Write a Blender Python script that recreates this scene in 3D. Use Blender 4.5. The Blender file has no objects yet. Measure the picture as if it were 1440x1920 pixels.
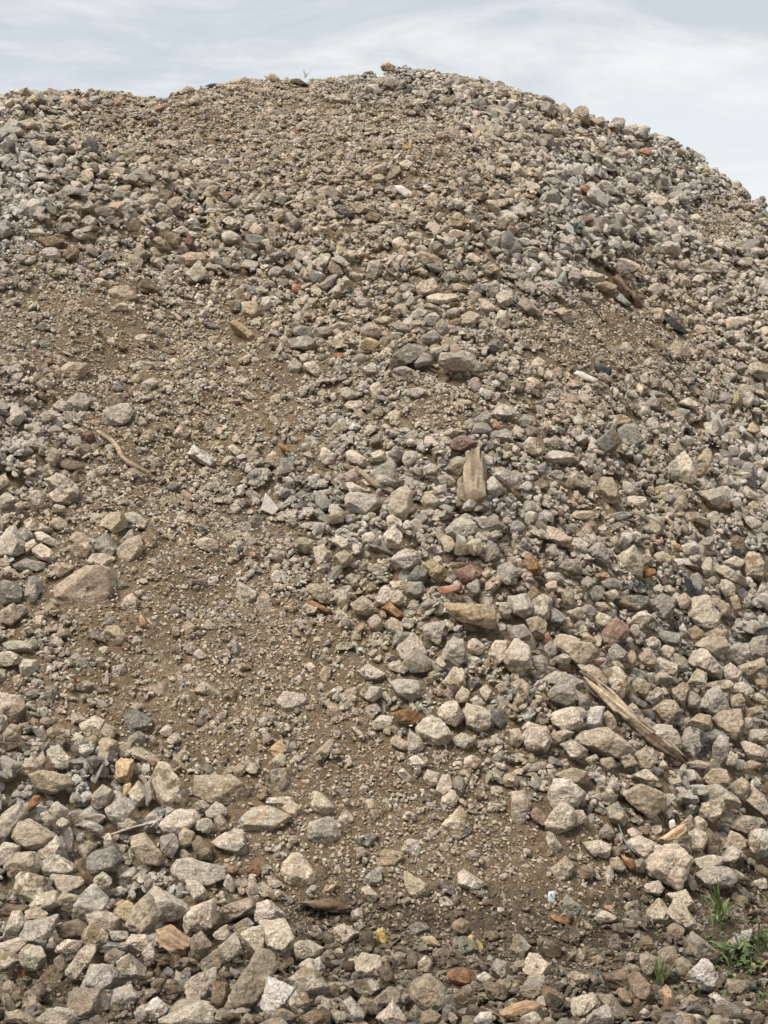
import bpy, math, random
import numpy as np
from mathutils import Vector

# ------------------------------------------------------------------ camera, sky, sun, exposure
T = 0.33                      # tangent of half the vertical field of view
CAM = np.array([0.0, 0.0, 1.55])
scene = bpy.context.scene
cam = bpy.data.objects.new("camera", bpy.data.cameras.new("camera"))
scene.collection.objects.link(cam)
cam.location = CAM
cam.rotation_euler = (math.radians(90), 0, 0)
cam.data.sensor_fit = 'VERTICAL'
cam.data.angle = 2 * math.atan(T)
cam.data.clip_start = 0.05
cam.data.clip_end = 2000
scene.camera = cam

SUN_EL, SUN_AZ = math.radians(56), math.radians(-42)      # from the upper left, behind the camera
sun = bpy.data.objects.new("sun", bpy.data.lights.new("sun", 'SUN'))
scene.collection.objects.link(sun)
sun.data.energy = 2.4
sun.data.angle = math.radians(26)
sun.data.color = (1.0, 0.945, 0.85)
sdir = Vector((math.sin(SUN_AZ) * math.cos(SUN_EL), -math.cos(SUN_AZ) * math.cos(SUN_EL), math.sin(SUN_EL)))
sun.rotation_euler = sdir.to_track_quat('Z', 'Y').to_euler()

world = bpy.data.worlds.new("World")
scene.world = world
world.use_nodes = True
wt = world.node_tree
wt.nodes.clear()
def wn(kind, **kw):
    n = wt.nodes.new(kind)
    for k, v in kw.items():
        setattr(n, k, v)
    return n
def wmath(op, a, b):
    n = wn('ShaderNodeMath', operation=op)
    for i, v in enumerate((a, b)):
        if isinstance(v, (int, float)): n.inputs[i].default_value = v
        else: wt.links.new(v, n.inputs[i])
    return n.outputs[0]
def wmix(fac, a, b):
    n = wn('ShaderNodeMix', data_type='RGBA')
    for i, v in ((0, fac), (6, a), (7, b)):
        if isinstance(v, (int, float)): n.inputs[i].default_value = v
        elif isinstance(v, tuple): n.inputs[i].default_value = (*v, 1)
        else: wt.links.new(v, n.inputs[i])
    return n.outputs[2]
def wramp(v, a, b):
    n = wn('ShaderNodeMapRange', interpolation_type='SMOOTHSTEP')
    wt.links.new(v, n.inputs[0])
    n.inputs[1].default_value = a; n.inputs[2].default_value = b
    return n.outputs[0]
wout = wn('ShaderNodeOutputWorld')
wbg = wn('ShaderNodeBackground')
sky = wn('ShaderNodeTexSky', sky_type='NISHITA')
sky.sun_disc = False
sky.sun_elevation = SUN_EL
sky.sun_rotation = math.radians(180) + SUN_AZ
wtc = wn('ShaderNodeTexCoord')
wsep = wn('ShaderNodeSeparateXYZ')
wt.links.new(wtc.outputs['Generated'], wsep.inputs[0])
X_, Y_, Z_ = wsep.outputs
zz = wmath('ADD', wmath('MAXIMUM', Z_, 0.0), 0.16)
wcmb = wn('ShaderNodeCombineXYZ')
wt.links.new(wmath('DIVIDE', X_, zz), wcmb.inputs[0])
wt.links.new(wmath('DIVIDE', Y_, zz), wcmb.inputs[1])
def wnoise(sx, sy, off, detail, rough=0.55, dist=0.0):
    m = wn('ShaderNodeMapping')
    m.inputs['Scale'].default_value = (sx, sy, 1)
    m.inputs['Location'].default_value = off
    m.inputs['Rotation'].default_value = (0, 0, 0.12)
    wt.links.new(wcmb.outputs[0], m.inputs[0])
    n = wn('ShaderNodeTexNoise')
    n.inputs['Scale'].default_value = 1.0
    n.inputs['Detail'].default_value = detail
    n.inputs['Roughness'].default_value = rough
    n.inputs['Distortion'].default_value = dist
    wt.links.new(m.outputs[0], n.inputs['Vector'])
    return n.outputs[0]
big = wnoise(0.9, 1.7, (3.1, 0.4, 0), 3, 0.5, 0.3)
fine = wnoise(2.3, 3.9, (4.0, 2.0, 2.0), 9, 0.62, 0.6)
SKYK = 8.0
c_dark = tuple(SKYK * v for v in (0.368, 0.402, 0.432))
c_mid = tuple(SKYK * v for v in (0.488, 0.508, 0.522))
c_white = tuple(SKYK * v for v in (0.60, 0.596, 0.578))
base = wmix(wramp(big, 0.40, 0.60), c_dark, c_mid)
cloud = wmix(wmath('MULTIPLY', wramp(fine, 0.42, 0.74), 0.8), base, c_white)
low = wramp(Z_, 0.34, 0.12)
cloud = wmix(wmath('MULTIPLY', low, 0.2), cloud, tuple(SKYK * v for v in (0.51, 0.53, 0.545)))
wt.links.new(wmix(0.96, sky.outputs[0], cloud), wbg.inputs[0])
wbg.inputs[1].default_value = 0.1
wt.links.new(wbg.outputs[0], wout.inputs[0])

scene.view_settings.view_transform = 'Standard'
scene.view_settings.look = 'None'
scene.view_settings.exposure = 1.07
scene.view_settings.gamma = 1.0
scene.view_settings.use_curve_mapping = False

rng = np.random.default_rng(11)
R = random.Random(5)

# ------------------------------------------------------------------ helpers
PERM = rng.permutation(256)
def vnoise(p, seed=0):
    p = np.asarray(p, float) + seed * 17.31
    i = np.floor(p).astype(int)
    f = p - i
    f = f * f * (3 - 2 * f)
    def h(a, b, c):
        return PERM[(PERM[(PERM[a & 255] + b) & 255] + c) & 255] / 255.0
    x, y, z = i[:, 0], i[:, 1], i[:, 2]
    fx, fy, fz = f[:, 0], f[:, 1], f[:, 2]
    r = 0
    for dx in (0, 1):
        for dy in (0, 1):
            for dz in (0, 1):
                w = (fx if dx else 1 - fx) * (fy if dy else 1 - fy) * (fz if dz else 1 - fz)
                r = r + w * h(x + dx, y + dy, z + dz)
    return r * 2 - 1
def fbm(p, seed=0, octaves=4, gain=0.5):
    r, a, p = 0, 1.0, np.asarray(p, float)
    for o in range(octaves):
        r = r + a * vnoise(p, seed + o)
        p = p * 2.03
        a *= gain
    return r
def ico(level):
    t = (1 + 5 ** .5) / 2
    v = [(-1, t, 0), (1, t, 0), (-1, -t, 0), (1, -t, 0), (0, -1, t), (0, 1, t), (0, -1, -t), (0, 1, -t),
         (t, 0, -1), (t, 0, 1), (-t, 0, -1), (-t, 0, 1)]
    v = [np.array(a) / np.linalg.norm(a) for a in v]
    f = [(0, 11, 5), (0, 5, 1), (0, 1, 7), (0, 7, 10), (0, 10, 11), (1, 5, 9), (5, 11, 4), (11, 10, 2), (10, 7, 6),
         (7, 1, 8), (3, 9, 4), (3, 4, 2), (3, 2, 6), (3, 6, 8), (3, 8, 9), (4, 9, 5), (2, 4, 11), (6, 2, 10), (8, 6, 7), (9, 8, 1)]
    for _ in range(level):
        mid, nf = {}, []
        def m(a, b):
            k = (min(a, b), max(a, b))
            if k not in mid:
                q = v[a] + v[b]
                v.append(q / np.linalg.norm(q))
                mid[k] = len(v) - 1
            return mid[k]
        for a, b, c in f:
            x, y, z = m(a, b), m(b, c), m(c, a)
            nf += [(a, x, z), (b, y, x), (c, z, y), (x, y, z)]
        f = nf
    return np.array(v), np.array(f)
ICO = {k: ico(k) for k in (0, 1, 2, 4)}

def mesh_from(name, verts, tris, cols, material, smooth=False):
    me = bpy.data.meshes.new(name)
    n, m = len(verts), len(tris)
    me.vertices.add(n)
    me.vertices.foreach_set('co', np.ascontiguousarray(verts, np.float32).ravel())
    k = tris.shape[1]
    me.loops.add(m * k)
    me.loops.foreach_set('vertex_index', np.ascontiguousarray(tris, np.int32).ravel())
    me.polygons.add(m)
    me.polygons.foreach_set('loop_start', np.arange(0, m * k, k, dtype=np.int32))
    me.polygons.foreach_set('use_smooth', np.full(m, smooth, bool))
    if cols is not None:
        a = me.attributes.new('col', 'FLOAT_COLOR', 'POINT')
        c = np.ones((n, 4), np.float32)
        c[:, :3] = cols
        a.data.foreach_set('color', c.ravel())
    me.update(calc_edges=True)
    me.validate()
    me.materials.append(material)
    return me
def link(name, me, parent=None, loc=None):
    o = bpy.data.objects.new(name, me)
    scene.collection.objects.link(o)
    if loc is not None: o.location = loc
    if parent: o.parent = parent
    return o
def tag(o, label=None, cat=None, group=None, kind=None):
    if label: o['label'] = label
    if cat: o['category'] = cat
    if group: o['group'] = group
    if kind: o['kind'] = kind
    return o

# ------------------------------------------------------------------ materials
def new_mat(name):
    m = bpy.data.materials.new(name)
    m.use_nodes = True
    nt = m.node_tree
    b = nt.nodes['Principled BSDF']
    b.inputs['Specular IOR Level'].default_value = 0.25
    return m, nt, b
def rough_material(name, dust=0.45, dustcol=(0.47, 0.39, 0.298), spec=0.25, bump=0.9, rough=0.92, k=1.0, speck=0.5, grit=False):
    m, nt, b = new_mat(name)
    L = nt.links.new
    geo = nt.nodes.new('ShaderNodeNewGeometry')
    at = nt.nodes.new('ShaderNodeAttribute'); at.attribute_name = 'col'
    def noise(s, d, r=0.6, dist=0):
        n = nt.nodes.new('ShaderNodeTexNoise')
        n.inputs['Scale'].default_value = s * k; n.inputs['Detail'].default_value = d
        n.inputs['Roughness'].default_value = r; n.inputs['Distortion'].default_value = dist
        L(geo.outputs['Position'], n.inputs['Vector'])
        return n.outputs[0]
    def ramp(v, a, c, lo=0.0, hi=1.0):
        n = nt.nodes.new('ShaderNodeMapRange')
        L(v, n.inputs[0])
        for i, q in enumerate((a, c, lo, hi)): n.inputs[i + 1].default_value = q
        return n.outputs[0]
    def mix(f, a, c, mode='MIX'):
        n = nt.nodes.new('ShaderNodeMix'); n.data_type = 'RGBA'; n.blend_type = mode
        if isinstance(f, float): n.inputs[0].default_value = f
        else: L(f, n.inputs[0])
        for i, q in ((6, a), (7, c)):
            if isinstance(q, tuple): n.inputs[i].default_value = (*q, 1)
            else: L(q, n.inputs[i])
        return n.outputs[2]
    n1, n2, n3 = noise(11, 7, 0.65), noise(55, 6, 0.7), noise(210, 3, 0.7)
    c = mix(ramp(n1, 0.42, 0.68, 0, dust), at.outputs['Color'], dustcol)
    def scalar_rgb(v):
        n = nt.nodes.new('ShaderNodeCombineXYZ')
        for i in range(3): L(v, n.inputs[i])
        return n.outputs[0]
    c = mix(1.0, c, scalar_rgb(ramp(n2, 0.3, 0.66, 0.55, 1.3)), 'MULTIPLY')
    c = mix(1.0, c, scalar_rgb(ramp(n3, 0.3, 0.7, 1 - speck, 1 + speck)), 'MULTIPLY')
    if grit:                                   # single grains of pale and dark grit set in the earth
        for sc_, lo_, colr in ((130, .16, (.33, .275, .20)), (75, .13, (.30, .255, .19)), (160, .12, (.06, .045, .03))):
            vo = nt.nodes.new('ShaderNodeTexVoronoi'); vo.inputs['Scale'].default_value = sc_
            L(geo.outputs['Position'], vo.inputs['Vector'])
            sp = nt.nodes.new('ShaderNodeSeparateColor'); L(vo.outputs['Color'], sp.inputs[0])
            sel = ramp(sp.outputs[0], .70, .71)
            near = ramp(vo.outputs['Distance'], lo_ * 2.4, lo_ * 2.0)
            mm = nt.nodes.new('ShaderNodeMath'); mm.operation = 'MULTIPLY'; L(sel, mm.inputs[0]); L(near, mm.inputs[1])
            m2 = nt.nodes.new('ShaderNodeMath'); m2.operation = 'MULTIPLY'; L(mm.outputs[0], m2.inputs[0]); L(ramp(noise(6, 4), .44, .58), m2.inputs[1]); mm = m2
            c = mix(mm.outputs[0], c, colr)
    L(c, b.inputs['Base Color'])
    b.inputs['Roughness'].default_value = rough
    b.inputs['Specular IOR Level'].default_value = spec
    b1 = nt.nodes.new('ShaderNodeBump'); b1.inputs['Strength'].default_value = bump; b1.inputs['Distance'].default_value = 0.02 / k
    L(n2, b1.inputs['Height'])
    b2 = nt.nodes.new('ShaderNodeBump'); b2.inputs['Strength'].default_value = bump * 0.7; b2.inputs['Distance'].default_value = 0.007 / k
    L(n3, b2.inputs['Height']); L(b1.outputs[0], b2.inputs['Normal'])
    L(b2.outputs[0], b.inputs['Normal'])
    return m
M_STONE = rough_material('dusty_stone')
M_FINE = rough_material('gravel_stone', dust=0.35, bump=0.4, speck=0.15)
M_SOIL = rough_material('heap_soil', dust=0.6, dustcol=(0.245, 0.186, 0.118), bump=1.0, speck=0.7, grit=True)
M_WOOD = rough_material('weathered_wood', dust=0.3, bump=0.5, speck=0.2)
M_BRICK = rough_material('brick', dust=0.65, bump=0.6)
M_TILE = rough_material('glazed_tile', dust=0.12, bump=0.12, speck=0.06, rough=0.45, spec=0.5)
M_PLASTIC = rough_material('black_plastic', dust=0.12, bump=0.25, rough=0.5, spec=0.4)
M_LEAF = rough_material('green_leaf', dust=0.05, dustcol=(0.12, 0.12, 0.06), bump=0.1, speck=0.12, rough=0.6, spec=0.35)

# ------------------------------------------------------------------ the heap's shape
SIL = np.array([(-900, 268), (-400, 213), (0, 207), (50, 196), (100, 190), (160, 186), (200, 184), (250, 191), (310, 195), (350, 180),
                (400, 173), (450, 164), (490, 159), (540, 162), (590, 162), (640, 158), (700, 151), (760, 148), (800, 154),
                (850, 161), (900, 171), (950, 185), (1000, 203), (1050, 220), (1100, 238), (1150, 254), (1200, 264),
                (1250, 278), (1290, 299), (1310, 324), (1350, 350), (1400, 380), (1440, 405), (1800, 648), (2400, 1058)], float)
def foot_y(x):
    return np.interp(x, [-6, -1.3, -0.2, 0.5, 1.1, 1.5, 3, 6], [5.0, 5.15, 5.45, 5.55, 5.75, 6.05, 7.2, 11.0])
YC = 11.7
CX = np.linspace(-8, 9, 180)
zc = np.interp(CX / YC / T * 960 + 720, SIL[:, 0], (960 - SIL[:, 1]) / 960 * T * YC + CAM[2])
ADJ = np.zeros_like(CX)
def smin(a, b, k):
    h = np.clip(0.5 + 0.5 * (b - a) / k, 0, 1)
    return b * (1 - h) + a * h - k * h * (1 - h)
def bumps(x, y):
    q = np.stack([x, y, np.zeros_like(x)], -1).reshape(-1, 3)
    n = 0.10 * vnoise(q * 0.9, 3) + 0.05 * vnoise(q * 2.1, 4) + 0.04 * vnoise(q * 4.6, 5)
    n = n + 0.018 * fbm(q * np.array([5.5, 1.3, 0]), 63, 3) + 0.012 * fbm(q * 9, 60, 2)
    return n.reshape(x.shape)
def heap_z(x, y, rough=True):
    x = np.asarray(x, float); y = np.asarray(y, float)
    z0 = np.interp(x, CX, zc + ADJ)
    front = 0.80 * (y - foot_y(x)) + 0.10 * np.sin(x * 2.1 + 0.6)
    cap = z0 - 0.055 * (y - YC) ** 2 - np.where(y > YC, 0.10 * (y - YC) ** 2, 0)
    h = smin(front, cap, 0.9)
    if rough:
        h = h + bumps(x, y) * np.clip((h + 0.1) / 0.6, 0.15, 1)
    return -smin(-h, np.zeros_like(h) + 0.0, 0.22)
def to_px(x, y, z):
    return 720 + x / y / T * 960, 960 - (z - CAM[2]) / y / T * 960
for it in range(14):                      # settle the crest until the skyline stands where it should
    ys = np.linspace(6, 14, 400)
    gx, gy = np.meshgrid(np.linspace(-4.2, 4.2, 120), ys, indexing='ij')
    # columns through the camera
    ang = np.linspace(-0.36, 0.36, 120)
    gx = ang[:, None] * ys[None, :]
    gy = np.broadcast_to(ys[None, :], gx.shape)
    z = heap_z(gx, gy)
    s = (z - CAM[2]) / gy
    j = s.argmax(1)
    have = s.max(1)
    want = np.interp(ang / T * 960 + 720, SIL[:, 0], (960 - SIL[:, 1]) / 960 * T)
    yy = ys[j]
    ADJ += np.interp(CX, ang * yy, (want - have) * yy) * 0.8

def ground_or_heap(x, y):
    return heap_z(x, y)
def march(px, py, off=0.0):
    """first point along the sight line through a photo pixel that lies off above the heap"""
    dx, dz = (px - 720) / 960 * T, (960 - py) / 960 * T
    Y = np.arange(3.6, 13.5, 0.012)
    d = CAM[2] + dz * Y - (heap_z(dx * Y, Y) + off)
    k = np.argmax(d <= 0) if (d <= 0).any() else int(np.argmin(d + 0.02 * np.abs(Y - 11)))
    y = Y[k]
    z = CAM[2] + dz * y
    if not (d <= 0).any(): z = min(z, float(heap_z(np.array([dx * y]), np.array([y]))[0]) + off + .03)      # on the skyline: resting on the crest
    return np.array([dx * y, y, z])
def normal(x, y):
    e = 0.12
    gx = (heap_z(x + e, y, False) - heap_z(x - e, y, False)) / (2 * e)
    gy = (heap_z(x, y + e, False) - heap_z(x, y - e, False)) / (2 * e)
    n = np.stack([-gx, -gy, np.ones_like(gx)], -1)
    return n / np.linalg.norm(n, axis=-1, keepdims=True)

# where the fines lie, and where the foot is moist (patches of the place, found from the photograph)
FINES = [(150, 620, 260, 110, .85), (330, 700, 330, 170, .85), (90, 530, 220, 70, .7), (560, 800, 150, 110, .6), (300, 1080, 260, 170, .9),
         (420, 1250, 340, 150, .95), (140, 1300, 160, 90, .75), (700, 1560, 330, 170, .85), (560, 1440, 260, 120, .95),
         (880, 1630, 270, 110, .85), (1060, 1690, 250, 60, .8), (500, 235, 320, 85, .78), (640, 300, 200, 70, .6), (60, 1850, 170, 40, .9), (720, 1745, 170, 45, .8), (1030, 1785, 210, 65, .85), (1400, 1880, 120, 50, .5), (1110, 640, 170, 80, .9),
         (830, 770, 220, 60, .6), (1160, 730, 260, 70, .6), (880, 540, 130, 40, .5), (1200, 960, 180, 60, .45), (600, 430, 150, 60, .45),
         (1395, 1715, 85, 75, 1.3), (720, 330, 250, 110, .55), (830, 1430, 200, 80, .6), (1340, 420, 60, 40, .6), (300, 900, 200, 120, .6)]
def fines(px, py):
    f = np.zeros_like(px)
    for cx, cy, rx, ry, s in FINES:
        d = ((px - cx) / (rx * 1.12)) ** 2 + ((py - cy) / (ry * 1.12)) ** 2
        f = np.maximum(f, min(s * 1.1, 1.2) * np.exp(-0.7 * d ** 1.6))
    q = np.stack([px / 90, py / 70, 0 * px], -1)
    return np.clip(f + 0.16 * fbm(q, 9, 3), 0, 1)
def moist(px, py):
    q = np.stack([px / 120, py / 90, 0 * px], -1)
    n = 0.5 * fbm(q, 31, 3)
    edge = np.interp(px, [-400, 0, 300, 520, 620, 900, 1150, 1300, 1440, 1800], [1800, 1810, 1770, 1690, 1660, 1690, 1690, 1640, 1600, 1550])
    return np.clip((py - edge) / 70 + 0.5 + n * 0.8, 0, 1)

# ------------------------------------------------------------------ ground and heap sheets
def grid(xs, ys, zf):
    gx, gy = np.meshgrid(xs, ys, indexing='ij')
    v = np.stack([gx, gy, zf(gx, gy)], -1).reshape(-1, 3)
    a = np.arange(len(xs) * len(ys)).reshape(len(xs), len(ys))
    q = np.stack([a[:-1, :-1], a[1:, :-1], a[1:, 1:], a[:-1, 1:]], -1).reshape(-1, 4)
    return v, q
DRY, WET = np.array((.176, .124, .075)), np.array((.056, .039, .025))
def soil_col(v):
    px, py = to_px(v[:, 0], v[:, 1], v[:, 2])
    m = moist(px, py)[:, None]
    n = fbm(v * 3.0, 50, 3)[:, None]
    return (DRY * (1 - m) + WET * m) * (1 + 0.16 * n)
xs = np.concatenate([np.linspace(-8, -3.6, 40)[:-1], np.linspace(-3.6, 3.6, 400), np.linspace(3.6, 9, 50)[1:]])
ysg = np.concatenate([np.linspace(3.6, 12.6, 520), np.linspace(12.6, 20, 60)[1:]])
v, q = grid(xs, ysg, heap_z)
v[:, 2] += 0.016 + 0.010 * fbm(v * 34, 61, 3, .7)
heap = link('terrain', mesh_from('terrain', v, q, soil_col(v), M_SOIL, True))
tag(heap, 'soil and fines of the tall rubble heap under its stones', 'terrain', kind='structure')
gxs = np.array([-900, -100, -30, -12, -6, -3, 0, 3, 6, 12, 30, 100, 900.0])
v, q = grid(gxs, np.array([-900, -100, -30, -8, -2, 2, 4, 6, 9, 14, 30, 100, 900.0]), lambda x, y: 0 * x - 0.012)
tag(link('ground', mesh_from('ground', v, q, np.tile(DRY * .7, (len(v), 1)), M_SOIL, True)), 'bare brown earth around the heap', 'ground', kind='structure')

# ------------------------------------------------------------------ tones
TONE = {'p': (.55, .485, .388), 'l': (.45, .412, .35), 'g': (.29, .272, .235), 'd': (.15, .145, .133), 'd2': (.19, .195, .17), 't': (.42, .355, .262),
        't2': (.30, .265, .19), 'b': (.195, .146, .095), 'm': (.10, .077, .052), 'w': (.62, .59, .53), 'r': (.24, .155, .125), 'y': (.47, .35, .14),
        'y2': (.43, .345, .215), 'o': (.245, .135, .07), 'o2': (.28, .165, .075), 'k': (.02, .02, .022), 'c': (.30, .295, .265), 'S': (.34, .31, .26),
        'W1': (.30, .20, .125), 'W2': (.115, .078, .05), 'W3': (.24, .125, .055), 'W4': (.40, .295, .17), 'K': (.30, .14, .085), 'K2': (.38, .21, .12),
        'P': (.022, .024, .028), 'T1': (.48, .37, .15), 'T2': (.46, .52, .54), 'T3': (.60, .58, .53), 'C': (.05, .035, .023)}
TONE = {k: (v[0] * 1.05, v[1] * .995, v[2] * .985) for k, v in TONE.items()}
NAMES = {'W': ('wood_chunk', 'wood', 'pieces of waste wood in the heap', M_WOOD), 'K': ('brick_fragment', 'brick', 'brick fragments in the heap', M_BRICK),
         'P': ('plastic_scrap', 'plastic scrap', 'black scraps in the heap', M_PLASTIC), 'T': ('tile_shard', 'tile', 'tile shards in the heap', M_TILE),
         'C': ('soil_clod', 'soil clod', None, M_SOIL)}
WORD = {'p': 'cream', 'l': 'light grey', 'g': 'grey', 'd': 'dark grey', 'd2': 'greenish grey', 't': 'tan', 't2': 'greenish tan', 'b': 'brown', 'm': 'dark brown',
        'w': 'whitish', 'r': 'reddish', 'y': 'yellow', 'y2': 'yellowish', 'o': 'rust-orange', 'o2': 'amber-brown', 'c': 'flat grey', 'S': 'stained',
        'W1': 'bare', 'W2': 'dark', 'W3': 'rust-brown', 'W4': 'pale yellow', 'K': 'red', 'K2': 'orange', 'P': 'black', 'T1': 'yellow', 'T2': 'blue', 'T3': 'white', 'C': 'dark'}

# ------------------------------------------------------------------ traced pieces: outline, tone, what sets it apart
def hull(pts):
    pts = sorted(set(map(tuple, pts)))
    if len(pts) < 3: return pts
    def half(ps):
        h = []
        for p in ps:
            while len(h) > 1 and (h[-1][0] - h[-2][0]) * (p[1] - h[-2][1]) - (h[-1][1] - h[-2][1]) * (p[0] - h[-2][0]) <= 0: h.pop()
            h.append(p)
        return h
    a, b = half(pts), half(pts[::-1])
    return a[:-1] + b[:-1]
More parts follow.
